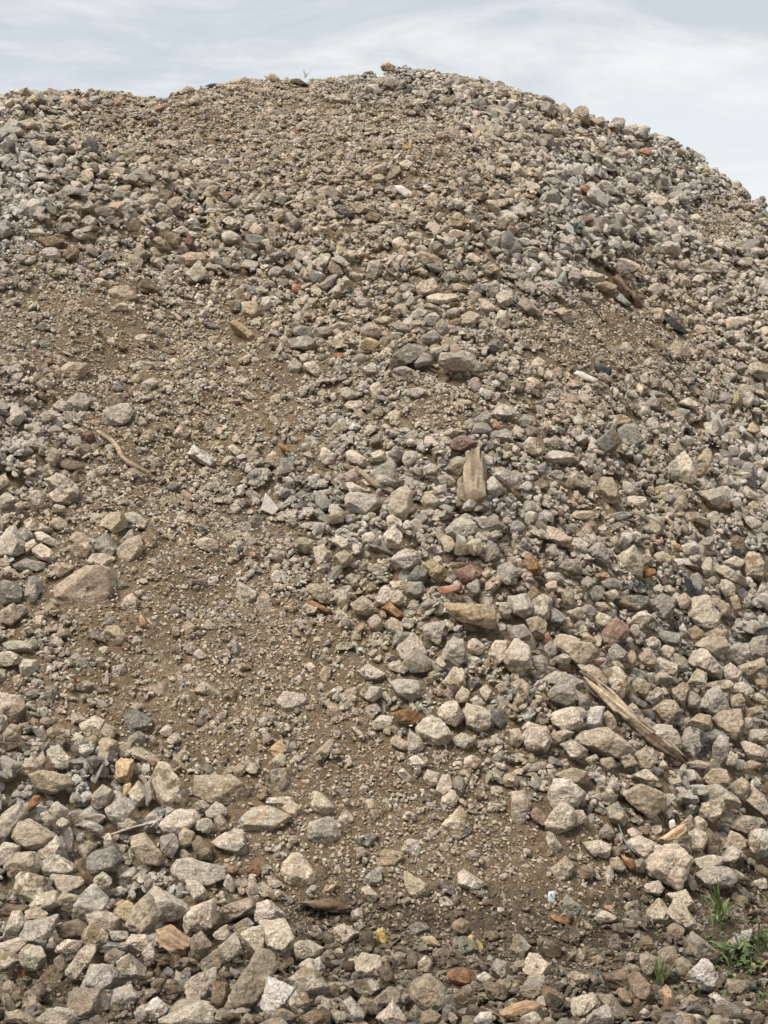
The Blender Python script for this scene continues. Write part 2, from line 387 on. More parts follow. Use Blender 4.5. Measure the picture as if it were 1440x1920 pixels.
# tile origin lines (@x,y), then per piece: tone, outline, short name, label
DATA = '''
@0,1440
t 165,40 240,15 360,45 395,90 350,120 290,150 200,125
p 860,20 920,0 1000,50 1040,120 1040,240 960,245 880,180 855,100
t 1095,60 1330,55 1400,120 1410,235 1300,220 1090,150|long tan slab|long tan slab-like stone with a flat dusty top and a straight lower edge
t 60,390 100,310 180,310 310,390 270,430 200,455 110,430
l 0,290 100,230 125,270 40,350 35,430 0,460
p 0,440 70,425 110,440 80,510 0,545
t 20,560 100,480 170,480 220,560 200,600 90,610
r 40,590 85,555 130,590 100,625 50,620
p 80,630 150,590 270,620 275,690 190,745 90,720
p 215,560 310,505 415,560 420,590 330,610 240,605
t 275,650 300,605 460,620 470,660 420,700 330,710
p 160,790 220,705 300,700 330,770 270,800 170,800
t 325,730 380,705 485,735 430,790 350,815
l 400,840 470,700 560,700 610,750 560,810 480,830 430,865
t 140,810 220,795 270,825 220,870 150,870
p 20,940 65,815 110,815 145,880 90,970 30,980
l 105,950 150,880 310,845 290,930 250,1010 140,1010
p 300,1020 370,965 460,975 430,1045 330,1050
b 315,890 420,860 490,900 440,965 350,960
p 0,1000 110,965 140,990 90,1040 0,1035
p 0,1030 60,1050 100,1085 50,1135 0,1155
t 100,1050 140,1020 250,1040 255,1070 210,1140 150,1145
p 370,1170 400,1090 490,995 540,1020 510,1080 420,1190|pale bar-shaped stone|pale bar-shaped stone tilted like a finger above the dark soil
t 455,950 530,870 600,930 590,1000 540,1030 470,990
p 490,830 570,810 655,860 640,905 560,900 500,875
l 610,915 720,920 725,970 640,985
t 705,890 770,760 810,725 890,830 870,900 840,945 730,910
l 820,720 920,705 1060,790 1030,860 950,865 880,820|lilac-grey boulder|smooth lilac-grey boulder with fine layered lines along it
p 1025,910 1040,830 1120,770 1180,745 1200,880 1140,895 1040,930
t 1220,830 1260,780 1420,720 1435,780 1340,840 1260,880
y2 630,820 700,770 750,790 720,865 650,850
p 705,980 740,935 830,940 840,1000 780,1030 720,1015
p 800,1040 850,975 870,1030 850,1085 815,1075
g 570,1010 620,980 710,990 720,1030 650,1040
t 585,1060 620,1020 690,1050 660,1105 610,1095
t 655,1110 720,1065 820,1160 760,1190 690,1165
l 460,1240 520,1105 600,1110 660,1180 650,1240 560,1275 470,1260
l 625,1330 640,1270 740,1235 780,1290 720,1360 650,1370
t 365,1300 400,1270 550,1280 540,1340 550,1440 460,1440 390,1360
p 195,1415 300,1350 400,1370 435,1420 400,1440 220,1440
p 35,1410 80,1395 170,1440 40,1440
w 820,1370 840,1315 900,1300 955,1350 930,1400 860,1420|white stone|bright white stone, the whitest among the cobbles at the foot of the heap
l 755,1380 790,1340 830,1340 830,1420 770,1430
p 900,1440 1040,1370 1130,1330 1190,1340 1195,1440
p 1050,1280 1080,1180 1160,1140 1220,1180 1190,1280 1110,1310
d2 1116,1110 1160,1060 1225,1035 1245,1100 1210,1170 1150,1130
t 1075,1060 1085,950 1130,920 1190,1000 1160,1060 1090,1085
p 1200,930 1270,885 1295,940 1230,985
p 1230,1010 1290,950 1350,980 1360,1040 1300,1080 1240,1050
l 955,590 1010,520 1080,510 1190,545 1265,560 1270,620 1180,650 1000,660|light saddle-topped boulder|light grey boulder with a dipped saddle-like top edge and a pointed end
t 720,400 800,380 860,420 915,510 900,545 830,540 790,480
p 905,320 960,255 1080,260 1105,300 1060,340 980,385 920,340
t 1000,380 1040,340 1090,370 1080,440 1030,445
l 900,390 960,370 1005,430 970,510 920,480
b 1080,430 1140,400 1190,440 1195,520 1120,510|round brown cobble|round brown cobble darker than the pale stones around it
p 1190,420 1280,360 1370,390 1390,470 1360,500 1260,465
l 1100,300 1160,280 1195,330 1170,370 1110,340
t 1205,290 1240,260 1295,350 1230,360
l 595,250 670,170 745,235 720,290 640,320
p 725,140 770,85 820,150 820,210 770,220
t 505,200 520,150 600,105 640,150 620,210 550,240
g 475,520 520,480 620,460 665,520 630,580 530,600
p 590,380 620,370 640,440 610,470 585,450
t 440,470 500,405 540,440 480,520
p 200,480 310,400 340,440 330,510 240,520
p 225,260 265,240 310,290 280,330
p 280,220 320,190 380,235 350,280 300,260
p 310,320 350,275 400,310 360,345
p 660,310 720,275 770,310 740,345 670,350
d 365,380 390,320 415,380 410,480 375,480
l 455,310 500,290 590,340 580,370 500,340
p 440,260 590,265 590,285 470,285
p 520,630 580,585 630,630 600,680 530,660
p 1045,650 1120,645 1160,690 1150,750 1090,740
l 680,610 740,555 770,580 720,630
p 1255,660 1280,590 1325,660 1310,710
p 1155,250 1210,200 1280,240 1260,280 1170,280
l 1085,210 1130,180 1170,220 1120,240
t 1300,900 1370,850 1410,890 1370,970
p 1365,1010 1375,920 1440,890 1500,880 1490,1000 1440,1050
t 1300,1350 1310,1290 1340,1190 1420,1070 1490,1010 1540,1040 1555,1110 1510,1220 1440,1340 1390,1400 1320,1400|long brown boulder|long brown boulder standing on end at the foot, the largest of the dark cobbles
b 850,1220 900,1180 930,1190 900,1270
b 915,1230 990,1225 1025,1260 940,1280
b 1200,1200 1270,1210 1280,1330 1220,1370 1190,1280
b 230,1150 290,1110 350,1180 300,1240 240,1210
t 300,1080 340,1050 370,1100 330,1160
m 140,1250 230,1240 250,1290 170,1290
W1 870,930 930,910 1070,1010 1060,1050 1030,1060 900,970|split wood chunk|short split chunk of brown wood with pale grain lying among cobbles
W2 420,530 450,520 520,630 490,660|dark bark strip|narrow dark brown bark strip wedged upright between pale cobbles
W3 135,260 190,160 230,155 200,220|rust-red wood sliver|rust-red sliver of wood leaning between grey cobbles
W4 640,50 660,-35 740,-30 725,90|yellow wood block|bright yellow split wood block standing between stones
W4 700,100 740,90 720,170 700,180 690,130
W2 0,780 150,790 150,830 0,835
K 640,770 680,740 710,750 680,790
W3 90,1150 140,1130 145,1190 100,1195
o 1390,580 1440,540 1470,590 1440,620
o 1265,555 1310,545 1345,575 1320,600
@480,1440
p 280,380 300,310 400,285 440,320 490,430 440,450 300,420|big flat cream stone|big flat cream stone with a smooth face lying in fine gravel
p 300,140 340,140 430,210 430,280 350,250 310,190
p 455,300 510,235 560,285 500,325
t 620,190 660,190 705,260 690,315 640,290
p 1025,350 1080,280 1160,230 1205,350 1180,385 1070,385|pale tent-shaped stone|pale tent-shaped stone with a tall peak set in fine gravel
p 1000,150 1040,60 1105,60 1100,110 1030,180
p 945,70 970,10 1040,30 1030,90 980,110
p 1045,185 1100,135 1140,180 1110,215 1050,215
p 770,0 830,0 900,80 840,85
g 1100,130 1120,45 1170,60 1165,180 1130,150
d 70,100 80,20 160,10 200,110 150,155 80,140|blue-grey angular stone|blue-grey angular stone with pale edges resting at the edge of the gravel
p 55,170 200,165 215,190 130,215 60,205
p 150,220 190,190 245,230 230,280 170,265
t -100,300 -20,230 60,215 200,280 140,330 -30,370
p 815,450 850,400 910,410 935,470 910,505 840,480
y2 675,500 720,465 840,480 850,510 760,540 690,550
g 600,640 650,580 710,570 700,640 650,670
t 830,620 880,600 990,680 950,740 870,700
p 1135,620 1190,585 1300,660 1240,690 1150,670
p 140,570 190,480 250,500 240,560 330,600 320,640 220,665 160,620
p 820,280 850,240 890,255 880,315
d 565,400 640,370 690,385 640,455 580,430
p 550,450 600,445 630,480 590,510
p 590,690 640,670 690,720 650,770
p 1030,750 1080,730 1120,770 1100,800 1040,780
p 540,800 590,785 605,850 550,860
p 550,880 590,855 615,890 580,915
p 430,920 500,890 570,930 520,980 450,970
p 285,900 330,885 370,930 340,965
p 40,900 190,890 215,1000 190,1060 120,1075 55,980|pale faceted cobble|pale faceted cobble with a sharp ridge above the long brown boulder
p 0,760 70,745 145,820 140,880 0,870
p 215,990 280,970 360,1020 340,1065 230,1080
p 220,1130 290,1070 340,1080 300,1130
p 325,1090 360,1070 390,1140 340,1140
p 190,1180 250,1135 330,1140 400,1230 370,1285 260,1280 200,1240|pale egg-shaped cobble|large pale egg-shaped cobble with a smooth top beside the long brown boulder
w 45,1360 80,1225 190,1280 150,1350 70,1380
t 95,1220 130,1165 185,1200 170,1250
g 25,1380 150,1360 220,1400 200,1440 60,1440
b 245,1400 320,1365 380,1390 380,1440 250,1440
b 185,1320 210,1260 300,1310 290,1370 220,1400
p 560,1130 630,1045 700,1060 710,1130 670,1195 580,1160|pale knuckle-shaped stone|pale knuckle-shaped stone on dark moist soil above brown cobbles
m 560,1210 650,1190 720,1240 660,1285 570,1270
t 660,1310 730,1250 800,1255 820,1310 760,1340 670,1330
t 880,1300 900,1220 970,1190 1060,1280 1040,1350 930,1355|lumpy brown-grey boulder|lumpy brown-grey boulder sunk in dark soil at the foot of the heap
l 505,1330 540,1305 605,1380 600,1440 550,1430
p 690,1425 770,1340 840,1420 800,1440
p 905,1100 950,1055 985,1100 970,1150 920,1140
g 860,890 900,870 970,890 970,935 880,940
b 1105,880 1150,850 1205,880 1190,930 1120,930
o 1080,1170 1120,1125 1180,1130 1230,1200 1150,1230 1090,1200|orange-brown cobble|orange-brown rusty cobble with a smooth rounded top
b 1110,1290 1200,1220 1240,1300 1220,1360 1150,1350
l 1325,1130 1350,1075 1400,1100 1430,1200 1380,1200
b 1295,1250 1330,1215 1410,1220 1410,1280 1310,1310
w 1245,1180 1290,1150 1330,1180 1310,1210 1260,1215
T1 1185,960 1210,940 1275,1000 1270,1040 1240,1045|yellow tile chip|yellow rounded chip of tile lying flat on dark moist soil
y 685,920 710,910 755,990 690,980
y2 920,960 1000,950 1030,990 950,1000
W4 370,710 400,650 450,655 430,690
w 1230,1420 1270,1375 1330,1370 1320,1440 1240,1440
b 1280,920 1330,915 1370,950 1330,980 1290,950
b 930,1380 990,1355 1040,1390 1030,1440 930,1440
m 690,1140 760,1130 780,1190 720,1210
m 580,940 650,920 670,1020 600,1020
m 850,1060 900,1050 930,1100 870,1130
W2 240,755 350,780 535,835 540,790 420,740|flat rusty slab|flat rusty brown slab jutting out of the slope over a dark hollow
m 490,1100 540,1090 560,1140 500,1150
m 850,1150 900,1145 930,1190 880,1200
@960,1440
p 195,160 230,60 330,65 410,130 370,215 230,230|pale anvil-shaped stone|pale anvil-shaped stone with a flat bright top face
p 180,310 270,200 350,230 350,330 250,375 200,350
p 350,240 400,235 425,300 350,330
p 0,140 60,130 105,210 60,350 0,310
r 100,255 140,225 190,265 170,315 120,300|red-brown rounded stone|red-brown rounded stone between larger pale stones
p 755,560 880,420 930,430 1000,520 960,640 860,650 780,610|big pale boulder|big pale boulder with a broken lower face, largest on the lower slope
p 675,430 740,395 815,430 790,490 730,515 690,480
t 620,150 720,90 860,140 860,210 780,275 690,220
t 530,220 590,190 655,290 630,325 550,290
p 680,40 760,5 830,70 760,80
t 1080,60 1120,5 1200,10 1210,90 1170,120 1090,80
t 1035,110 1160,95 1280,190 1280,230 1210,210 1130,220 1060,170
p 1040,290 1060,230 1190,195 1200,240 1130,310 1080,300
p 1030,290 1060,275 1100,310 1090,360 1040,360
p 1000,390 1050,360 1100,380 1080,480 1010,460
b 1085,430 1120,355 1180,410 1150,480 1090,480
w 1330,420 1360,350 1440,345 1450,400 1440,490 1380,510
t 1230,330 1300,270 1400,280 1430,330 1330,365
t 1185,460 1230,360 1300,390 1310,440 1260,480
t 1315,180 1370,140 1440,190 1440,300 1400,260
t 1215,120 1290,55 1340,110 1310,180 1240,165
p 400,420 470,410 560,460 540,510 440,480
p 185,390 220,365 280,450 275,490 220,470
t 495,350 530,315 575,360 560,400 500,390
p 645,360 690,340 735,375 700,400
l 1030,600 1100,555 1230,590 1260,640 1170,690 1080,660|banded grey slab|banded grey-white slab just above the green weeds
p 1025,520 1120,490 1190,500 1180,550 1060,560
p 1170,510 1260,450 1300,470 1260,520 1190,550
p 980,590 1000,590 1045,670 1020,700 985,660
p 750,670 830,640 860,680 820,720 760,700
p 755,830 830,745 885,800 885,880 830,890
p 870,710 980,690 1030,770 1020,820 930,780
p 895,840 930,780 1000,830 1045,900 1010,920 940,880
t 870,900 910,880 970,920 950,965 880,940
t 990,960 1040,935 1160,1040 1150,1100 1080,1090 1020,1030|long tan finger stone|long tan finger-shaped stone lying downhill beside the weeds
w 1000,1140 1060,1085 1120,1100 1155,1170 1120,1215 1030,1210|round pitted white stone|round pitted white stone beside the broad-leaved weed
t 815,1110 840,1050 930,1030 935,1080 870,1170 820,1150
t 920,1100 960,1075 1005,1110 970,1180 930,1150
t 720,1090 770,1050 815,1080 800,1180 750,1160
b 670,1210 740,1180 800,1250 790,1310 700,1320 680,1270
p 55,1130 90,1060 180,1080 225,1150 180,1190 80,1190
t 40,1260 70,1210 190,1185 180,1250 110,1315 50,1290
b 175,1310 200,1230 250,1250 260,1340 210,1360
p 335,1360 370,1310 480,1280 490,1320 400,1410 350,1400
l 415,1440 440,1390 530,1330 565,1400 560,1440
t 500,1300 560,1300 645,1410 570,1420 540,1340
p 315,1170 350,1150 430,1180 400,1220 340,1230
m 165,1010 220,970 290,1020 270,1100 190,1090|dark brown ball-like stone|dark brown ball-like stone half sunk in moist soil
b 0,960 60,950 110,1010 90,1060 0,1080
p 355,1060 380,1020 410,1060 395,1100 360,1090
t 945,1310 1010,1275 1090,1330 1050,1370 960,1350
w 1120,1290 1140,1265 1210,1320 1200,1350 1150,1330|bone-white knobbly stone|bone-white knobbly stone on the ground below the weeds
t 1210,1210 1270,1190 1340,1200 1300,1280 1230,1260
l 1215,1000 1290,930 1350,915 1340,960 1240,1030
t 220,580 300,505 345,560 310,640 250,620
t 265,770 310,720 390,790 380,840 290,830
p 460,850 510,795 590,845 570,870 490,875
K 365,580 400,565 425,600 380,605
T2 205,700 240,695 240,765 205,760|pale blue tile chip|small pale blue rectangle of tile standing on edge in gravel
T3 885,300 910,290 920,330 890,345
W4 815,410 870,370 960,320 1000,300 940,390 880,410|pale split plank|pale yellow split plank end sticking out above the big pale boulder
t 950,310 1010,260 1020,340 940,380
W1 845,1260 880,1230 900,1260 930,1390 885,1395|reddish wood stick|short reddish-brown wood stick standing upright in the ground
W2 520,1170 640,1150 660,1210 640,1250 560,1240|dark rotten wood slab|dark brown rotten wood slab with grain lying on the moist ground
o 600,1280 630,1250 680,1310 640,1330
W3 215,820 330,860 320,880 230,850
K 520,780 570,775 575,795 530,800|small red brick bit|small flat red brick bit in dark gravel
p 1350,640 1400,620 1440,640 1430,680 1360,670
p 1230,715 1260,700 1295,740 1250,760
t 240,40 340,0 420,20 400,90 300,60
g 690,520 730,505 765,550 740,590 700,580
t 545,530 600,510 640,570 600,590
p 970,1395 1040,1385 1080,1410 1020,1430
l 720,1380 750,1350 785,1380 760,1400
p 50,1400 110,1375 165,1420 150,1440 60,1440
b 720,960 780,950 810,1010 760,1040 720,1010
b 650,1120 700,1110 740,1150 680,1170
b 440,1070 490,1050 530,1090 470,1110
m 560,890 620,880 640,930 580,940
g 460,830 500,795 590,845
W2 1360,560 1400,545 1440,570 1440,620 1400,600
W2 1400,130 1440,70 1440,110 1420,150
W3 620,490 680,520 690,570 650,560
W1 -70,1390 20,1350 110,1320 160,1330 60,1370 -40,1410|bare wood splinter|bare pinkish wood splinter lying flat at the foot of the heap
b 1240,570 1320,610 1350,630 1300,650 1240,620
@0,960
p 0,150 70,100 130,190 130,240 40,260 0,265
d 85,110 130,80 185,120 175,165 110,165
p 130,60 180,30 275,90 275,120 180,105
t 280,60 330,30 380,65 350,105 285,95
p 180,210 230,175 320,245 290,285 240,270
p 190,120 230,110 350,185 310,200 220,165
p 130,190 190,160 205,185 150,245
p 395,200 430,170 490,180 520,220 490,275 430,280 400,240
t 380,160 440,115 525,165 490,190
g 525,170 580,120 650,210 620,270 540,210
t 565,80 650,0 690,10 700,90 640,130
l 680,15 760,0 850,70 830,90 700,100
t 790,150 850,60 905,190 850,210
t 655,240 680,180 770,150 800,180 795,265 700,275
l 650,190 740,90 755,130 680,190
p 490,235 600,240 640,270 600,305 500,290
g 70,300 140,265 250,290 250,325 120,330
d2 0,380 60,390 125,460 110,510 30,520 0,490
l 130,490 180,365 220,370 215,470 180,525
t 270,490 340,400 480,300 600,310 640,420 590,540 420,545 300,525|broad half-buried slab|broad tan slab half buried in fines, widest stone on the left flank
t 300,370 310,290 370,290 410,310 350,370
d2 620,385 660,375 740,430 720,455 660,430
p 675,520 740,455 775,500 770,580 740,590|pinkish pale shard|pinkish pale angular shard at the corner of the half-buried slab
t 560,700 600,650 660,640 710,700 690,750 600,755
p 1090,160 1150,140 1230,170 1235,215 1190,225 1110,190
p 1325,480 1340,395 1440,450 1440,510 1370,525
d 700,1150 770,1120 855,1170 840,1215 760,1250 710,1210|blue-grey rough stone|blue-grey rough stone alone on the bare fine patch
p 450,1210 520,1170 575,1190 550,1270 490,1265
t 560,1230 600,1190 665,1220 630,1280 560,1275
p 0,1020 60,1030 100,1075 50,1150 0,1160
b 60,1130 130,1050 145,1110 100,1190 30,1180
p 265,1350 330,1310 385,1380 380,1440 290,1430
t 10,1280 60,1190 115,1210 110,1310 40,1345
t 270,1230 330,1190 380,1260 350,1310 290,1300
p 1020,1030 1050,1010 1095,1060 1060,1105
t 1090,1010 1150,960 1250,1030 1230,1050
p 1085,800 1120,770 1170,820 1110,835
b 1255,1030 1320,1010 1330,1080 1270,1090
l 10,740 60,725 180,750 170,780 60,780
p 100,840 190,840 195,900 150,940 110,890
p 0,800 60,785 115,810 80,860 0,870
p 810,860 850,840 890,870 870,895 820,895
p 895,1235 945,1200 970,1215 965,1260 920,1265
p 930,1290 980,1240 1015,1290 970,1310
g 1300,720 1320,710 1355,830 1330,835 1280,770
K2 780,600 800,580 835,650 815,660|orange chip|small bright orange chip standing in the fine gravel
K2 660,1425 700,1405 735,1430 735,1450 665,1460
P 1330,260 1340,205 1370,200 1360,270|dark blue scrap|small dark blue scrap standing in tan fines
K2 1400,230 1440,215 1445,250 1410,260
t 0,560 60,525 100,600 60,640 10,620
g 90,530 130,520 160,560 120,590
l 630,870 690,855 700,920 640,930
d 230,1170 260,1150 295,1190 250,1210
K2 1030,700 1060,685 1085,710 1050,720
t 410,1000 470,950 520,970 480,1010
d 1100,80 1140,65 1175,100 1130,125
d 1010,400 1060,385 1095,405 1050,420
p 130,1400 180,1385 210,1430 190,1450 130,1450
t 200,1400 240,1340 260,1400 240,1450
@480,960
t2 205,190 230,150 300,165 305,210 290,240
p 320,210 390,190 405,230 400,290 350,300
p 430,160 480,135 540,190 530,220 480,210
t 440,240 500,210 545,250 530,300 480,310
p 720,130 770,95 825,150 810,200 740,205
p 730,40 760,20 820,70 810,110 745,95
l 775,265 840,205 910,230 935,290 880,320 800,300|flat-faced light grey stone|flat-faced light grey stone shaped like a shield
y2 940,290 990,265 1050,310 1070,370 1030,400 970,350
d2 850,370 910,300 970,320 960,390 880,395
l 1065,100 1110,55 1230,60 1250,110 1160,155 1080,140
g 1230,40 1280,20 1400,80 1380,100 1270,95
g 1010,100 1090,150 1075,215 1030,180
p 505,370 540,345 590,360 560,400 530,410
p 450,440 520,410 540,430 500,470
p 675,500 700,430 740,415 780,460 760,520 690,525
p 740,455 800,440 835,500 810,530 755,520
g 850,400 930,400 940,460 890,485 850,460
t 270,430 310,400 380,430 435,520 360,510
t 0,520 40,445 90,490 90,570 40,595
y2 1060,520 1160,515 1340,530 1350,620 1320,660 1200,630 1100,590|wide yellowish block|wide yellowish block-shaped stone with a darker front face
W3 720,540 760,515 840,590 830,610 780,590
K 1030,430 1110,410 1150,405 1155,440 1100,455 1040,460|orange brick piece|orange brick piece, the brightest brick on the heap
r 1130,330 1200,300 1265,350 1230,390 1160,400
b 1090,280 1180,285 1190,310 1100,320
p 725,620 760,590 820,620 820,670 740,670
t 630,610 680,575 710,620 690,670 640,660
l 930,650 1000,615 1060,640 1030,740 950,690
p 795,770 870,700 950,770 955,835 820,835|pale pyramid stone|pale pyramid-shaped stone with a broad flat base
l 1050,830 1090,730 1170,720 1170,840 1110,880 1060,870
p 1180,730 1230,710 1290,770 1260,805 1210,790
p 1305,800 1340,735 1410,735 1400,830 1345,875
t 880,850 990,830 1010,870 950,895 890,890
p 575,895 640,855 730,920 720,955 610,945
p 750,860 810,840 860,890 830,910 760,890
t 355,910 380,870 425,880 410,950 380,955
l 770,980 850,945 910,950 910,1040 880,1070 790,1010
p 1070,960 1110,895 1170,905 1175,980 1130,1010 1090,1005
p 1120,1040 1160,980 1200,1010 1190,1070 1130,1070
p 1020,1130 1060,1070 1130,1070 1165,1150 1130,1200 1050,1180
p 1175,1150 1220,1090 1280,1100 1320,1150 1310,1210 1250,1240 1190,1200
p 900,1210 950,1155 1030,1160 1110,1260 1080,1310 980,1310 910,1260|pitted cream boulder|pitted cream boulder with a rounded outline, beside two smaller pale cobbles
o2 770,1140 800,1120 920,1125 930,1160 890,1205 820,1180|amber-brown flat stone|amber-brown flat stone above the pitted cream boulder
t 750,1290 780,1260 850,1310 850,1340 780,1320
l 845,1340 870,1230 930,1280 940,1330 890,1365
p 120,1060 160,1005 260,1030 285,1080 240,1130 150,1135|cream block on fines|cream block with a yellowish top and grey front on bare fines
t 580,1020 620,965 670,990 660,1040 620,1065
t 300,1390 420,1275 435,1320 390,1400 320,1410|tan arrowhead stone|tan flat stone shaped like an arrowhead on fine soil
W4 70,1340 120,1300 175,1340 140,1390 90,1370|orange layered wood bit|orange layered bit of wood lying in gravel
d 160,1320 210,1295 245,1320 220,1370 190,1360
d 1320,1120 1370,1120 1410,1200 1380,1225 1330,1180
p 645,1190 700,1145 770,1170 740,1215 670,1225
p 860,1390 910,1370 960,1420 920,1440
p 1170,1400 1230,1370 1270,1400 1240,1440 1170,1440
l 1370,510 1430,510 1440,560 1400,600 1370,560
T3 1360,635 1400,635 1405,660 1370,670|white tile corner|small white tile corner beside the wide yellowish block
d 620,170 700,195 790,245 770,250 640,195
d 1300,190 1345,180 1390,250 1360,275 1300,280
g 1190,420 1250,380 1260,450 1220,475
l 1280,140 1350,100 1380,130 1340,165
t 1110,1300 1170,1240 1240,1290 1200,1330
t 530,520 590,480 660,530 640,580 570,570
p 600,130 660,120 710,180 680,200 630,180
W3 290,510 340,510 430,560 400,580
t 500,1010 560,990 575,1040 530,1065
p 400,1020 480,980 490,1000 420,1035
p 280,870 310,845 340,880 320,905
t 560,1290 590,1300 570,1330
g 760,770 800,670 880,680 830,740
p 740,390 830,390 855,430 800,440
t 330,1090 t
p 200,940 250,920 270,960 230,985
t 120,1210 180,1190 200,1230 150,1250
p 1250,1000 1300,970 1330,1030 1290,1060
p 1200,1060 1240,1030 1280,1080 1240,1110
@960,960
t 180,70 230,80 315,140 315,200 260,190 200,130
r 405,70 440,50 475,75 460,120 410,100|plum-red cobble|plum-red rounded cobble among grey stones
p 475,95 525,65 530,125 490,125
g 430,220 500,170 550,230 540,280 470,270
p 600,250 680,200 735,290 730,360 640,365 610,310|tall mottled cream stone|tall mottled cream stone standing among smaller grey stones
g 270,310 310,265 370,270 400,340 340,350
o2 70,250 110,250 160,310 150,350 100,355 80,320|rust-brown cobble|rust-brown cobble near the orange brick piece
l 180,360 240,340 300,365 290,405 200,400
b 65,510 110,410 165,460 100,525
p 115,500 160,465 210,500 205,600 160,625 110,590
t 80,610 140,595 195,640 180,700 150,715 100,660
l 0,480 70,470 120,550 70,600 0,560
t 285,450 320,415 350,450 345,520 300,530
t 310,560 380,535 410,570 380,610 330,600
g 215,540 310,600 305,640 220,620
d 580,500 620,470 770,475 770,520 700,560 600,525|slate-grey lens stone|slate-grey lens-shaped stone with pale spots of mortar on top
g 780,500 850,460 920,490 900,590 820,580
p 990,560 1040,490 1110,485 1150,530 1120,590 1020,600
p 1020,600 1120,550 1170,590 1150,650 1040,640
t 1120,500 1150,485 1230,530 1220,590 1160,560
t 920,480 970,455 1005,490 990,540 940,530
p 650,630 710,570 770,555 780,600 720,660 670,650
r 510,700 540,645 600,620 655,660 630,740 530,755|pinkish-brown granite stone|pinkish-brown granite stone with grainy faces
p 470,590 500,565 560,590 560,640 490,650
t 245,750 280,710 420,730 490,790 470,830 370,855 290,800|wide tan boulder|wide tan boulder lying level above the driftwood log
g 830,700 870,670 960,690 940,750 860,740
t 1030,750 1100,700 1200,700 1210,790 1140,820 1060,770
p 1010,860 1060,770 1100,780 1185,880 1180,945 1100,910|pale slanted plate stone|pale slanted plate of stone resting on a tan cobble
l 1205,790 1260,735 1330,740 1350,820 1290,855 1215,830
g 1340,760 1400,700 1440,700 1440,830 1350,830
p 1185,880 1230,850 1295,900 1270,955 1200,945
t 1280,880 1420,830 1425,870 1340,925
t 990,960 1040,880 1095,910 1080,970 1000,980
t 1075,970 1160,950 1240,960 1230,1015 1110,1000
l 1065,1100 1120,1010 1170,990 1220,1090 1170,1135 1090,1130
t 800,1110 850,1070 930,1080 950,1120 890,1190 840,1170
t 1140,1160 1180,1125 1290,1125 1315,1230 1280,1270 1180,1230|squarish tan boulder|squarish tan boulder with layered front near the black-stained stone
t 980,1190 1050,1140 1110,1150 1120,1220 1000,1220
S 955,1310 970,1230 1050,1220 1110,1300 1100,1370 1020,1400 960,1370|black-stained stone|grey stone with a big black stain on its face, by the tip of the log
d 1060,1240 1150,1230 1210,1260 1120,1290
l 1130,1320 1170,1250 1220,1270 1220,1370 1180,1425 1130,1390
p 1290,1310 1340,1295 1440,1350 1420,1395 1340,1395
l 1320,1280 1350,1230 1440,1225 1440,1310 1380,1310
p 1350,1050 1390,1020 1440,1060 1420,1090
p 1245,985 1300,955 1360,1000 1320,1040 1260,1020
o2 1360,940 1430,940 1440,990 1390,1000
t 1300,320 1350,240 1400,250 1435,320 1400,395 1320,375
t 1140,300 1200,300 1310,370 1300,410 1220,390 1150,340
p 1065,310 1090,260 1130,255 1125,350 1090,370
t 1170,440 1200,385 1255,410 1250,470 1200,480
p 1190,280 1250,250 1315,270 1270,320 1210,310
g 1000,360 1040,340 1090,420 1080,450 1020,440
t 800,250 850,230 910,260 890,300 830,300
w 915,270 960,265 975,295 930,310
b 940,30 990,0 1050,0 1060,60 980,65
t 340,0 460,0 470,20 400,45 340,30
d 550,20 600,0 700,0 640,40 570,50
t 770,40 810,15 860,40 850,75 790,70
p 660,125 700,105 735,140 710,180 670,160
g 545,80 600,55 630,80 590,115
d 1200,180 1260,130 1310,150 1300,210 1220,220
g 1030,190 1100,140 1140,150 1100,200 1050,205
p 520,890 580,870 650,920 670,985 620,1045 560,1030 540,950
t 390,880 450,880 540,950 530,1000 440,930
l 180,940 290,900 400,960 400,1000 320,1000 220,970
l 200,1020 240,980 330,975 370,1050 310,1090 220,1060
g 360,1050 380,1010 445,1070 430,1115 380,1110
p 225,1150 330,1100 370,1110 410,1140 380,1200 290,1230 230,1190
t 340,1110 410,1110 415,1150 380,1200
w 415,1170 450,1105 515,1105 500,1190 440,1240|white tooth-shaped stone|white tooth-shaped stone leaning by the driftwood log
t 500,1150 540,1115 600,1220 580,1255 520,1200
p 380,1290 440,1220 520,1210 690,1340 680,1380 560,1380 420,1320|big pale loaf stone|big pale loaf-shaped stone below the driftwood log
p 270,1310 340,1285 425,1340 420,1390 350,1385
p 70,1290 110,1220 190,1220 220,1290 180,1360 100,1360
p 60,1220 100,1180 180,1210 120,1230
t 0,1230 40,1220 65,1290 30,1330 0,1320
t 220,1250 300,1225 350,1240 290,1290 230,1290
l 770,1240 820,1215 920,1225 950,1290 880,1330 810,1290
t 700,1370 740,1340 790,1380 800,1440 720,1440
g 705,1190 760,1160 810,1200 770,1225
p 800,860 840,830 930,870 925,920 850,910
t 800,920 840,890 920,945 870,985 810,960
t 680,980 730,935 780,980 750,1050 700,1020
t 715,820 770,770 815,830 780,870 730,870
w 750,720 800,700 830,730 820,780 770,760
g 540,800 590,745 645,790 630,850 560,850
t 640,830 680,775 705,820 670,880
p 820,790 870,750 920,770 890,820 830,810
t 910,810 940,795 1000,880 980,900 930,870
g 980,1050 1010,1000 1065,1060 1040,1110 990,1100
t 900,1000 960,960 990,1000 970,1090 920,1060
t 0,960 50,940 90,970 80,1050 30,1070 0,1050
g 110,820 160,800 200,850 190,910 130,890
g 180,770 230,730 255,790 220,830
g 0,650 70,640 110,690 100,720 0,710
p 240,815 300,795 330,820 320,860 250,850
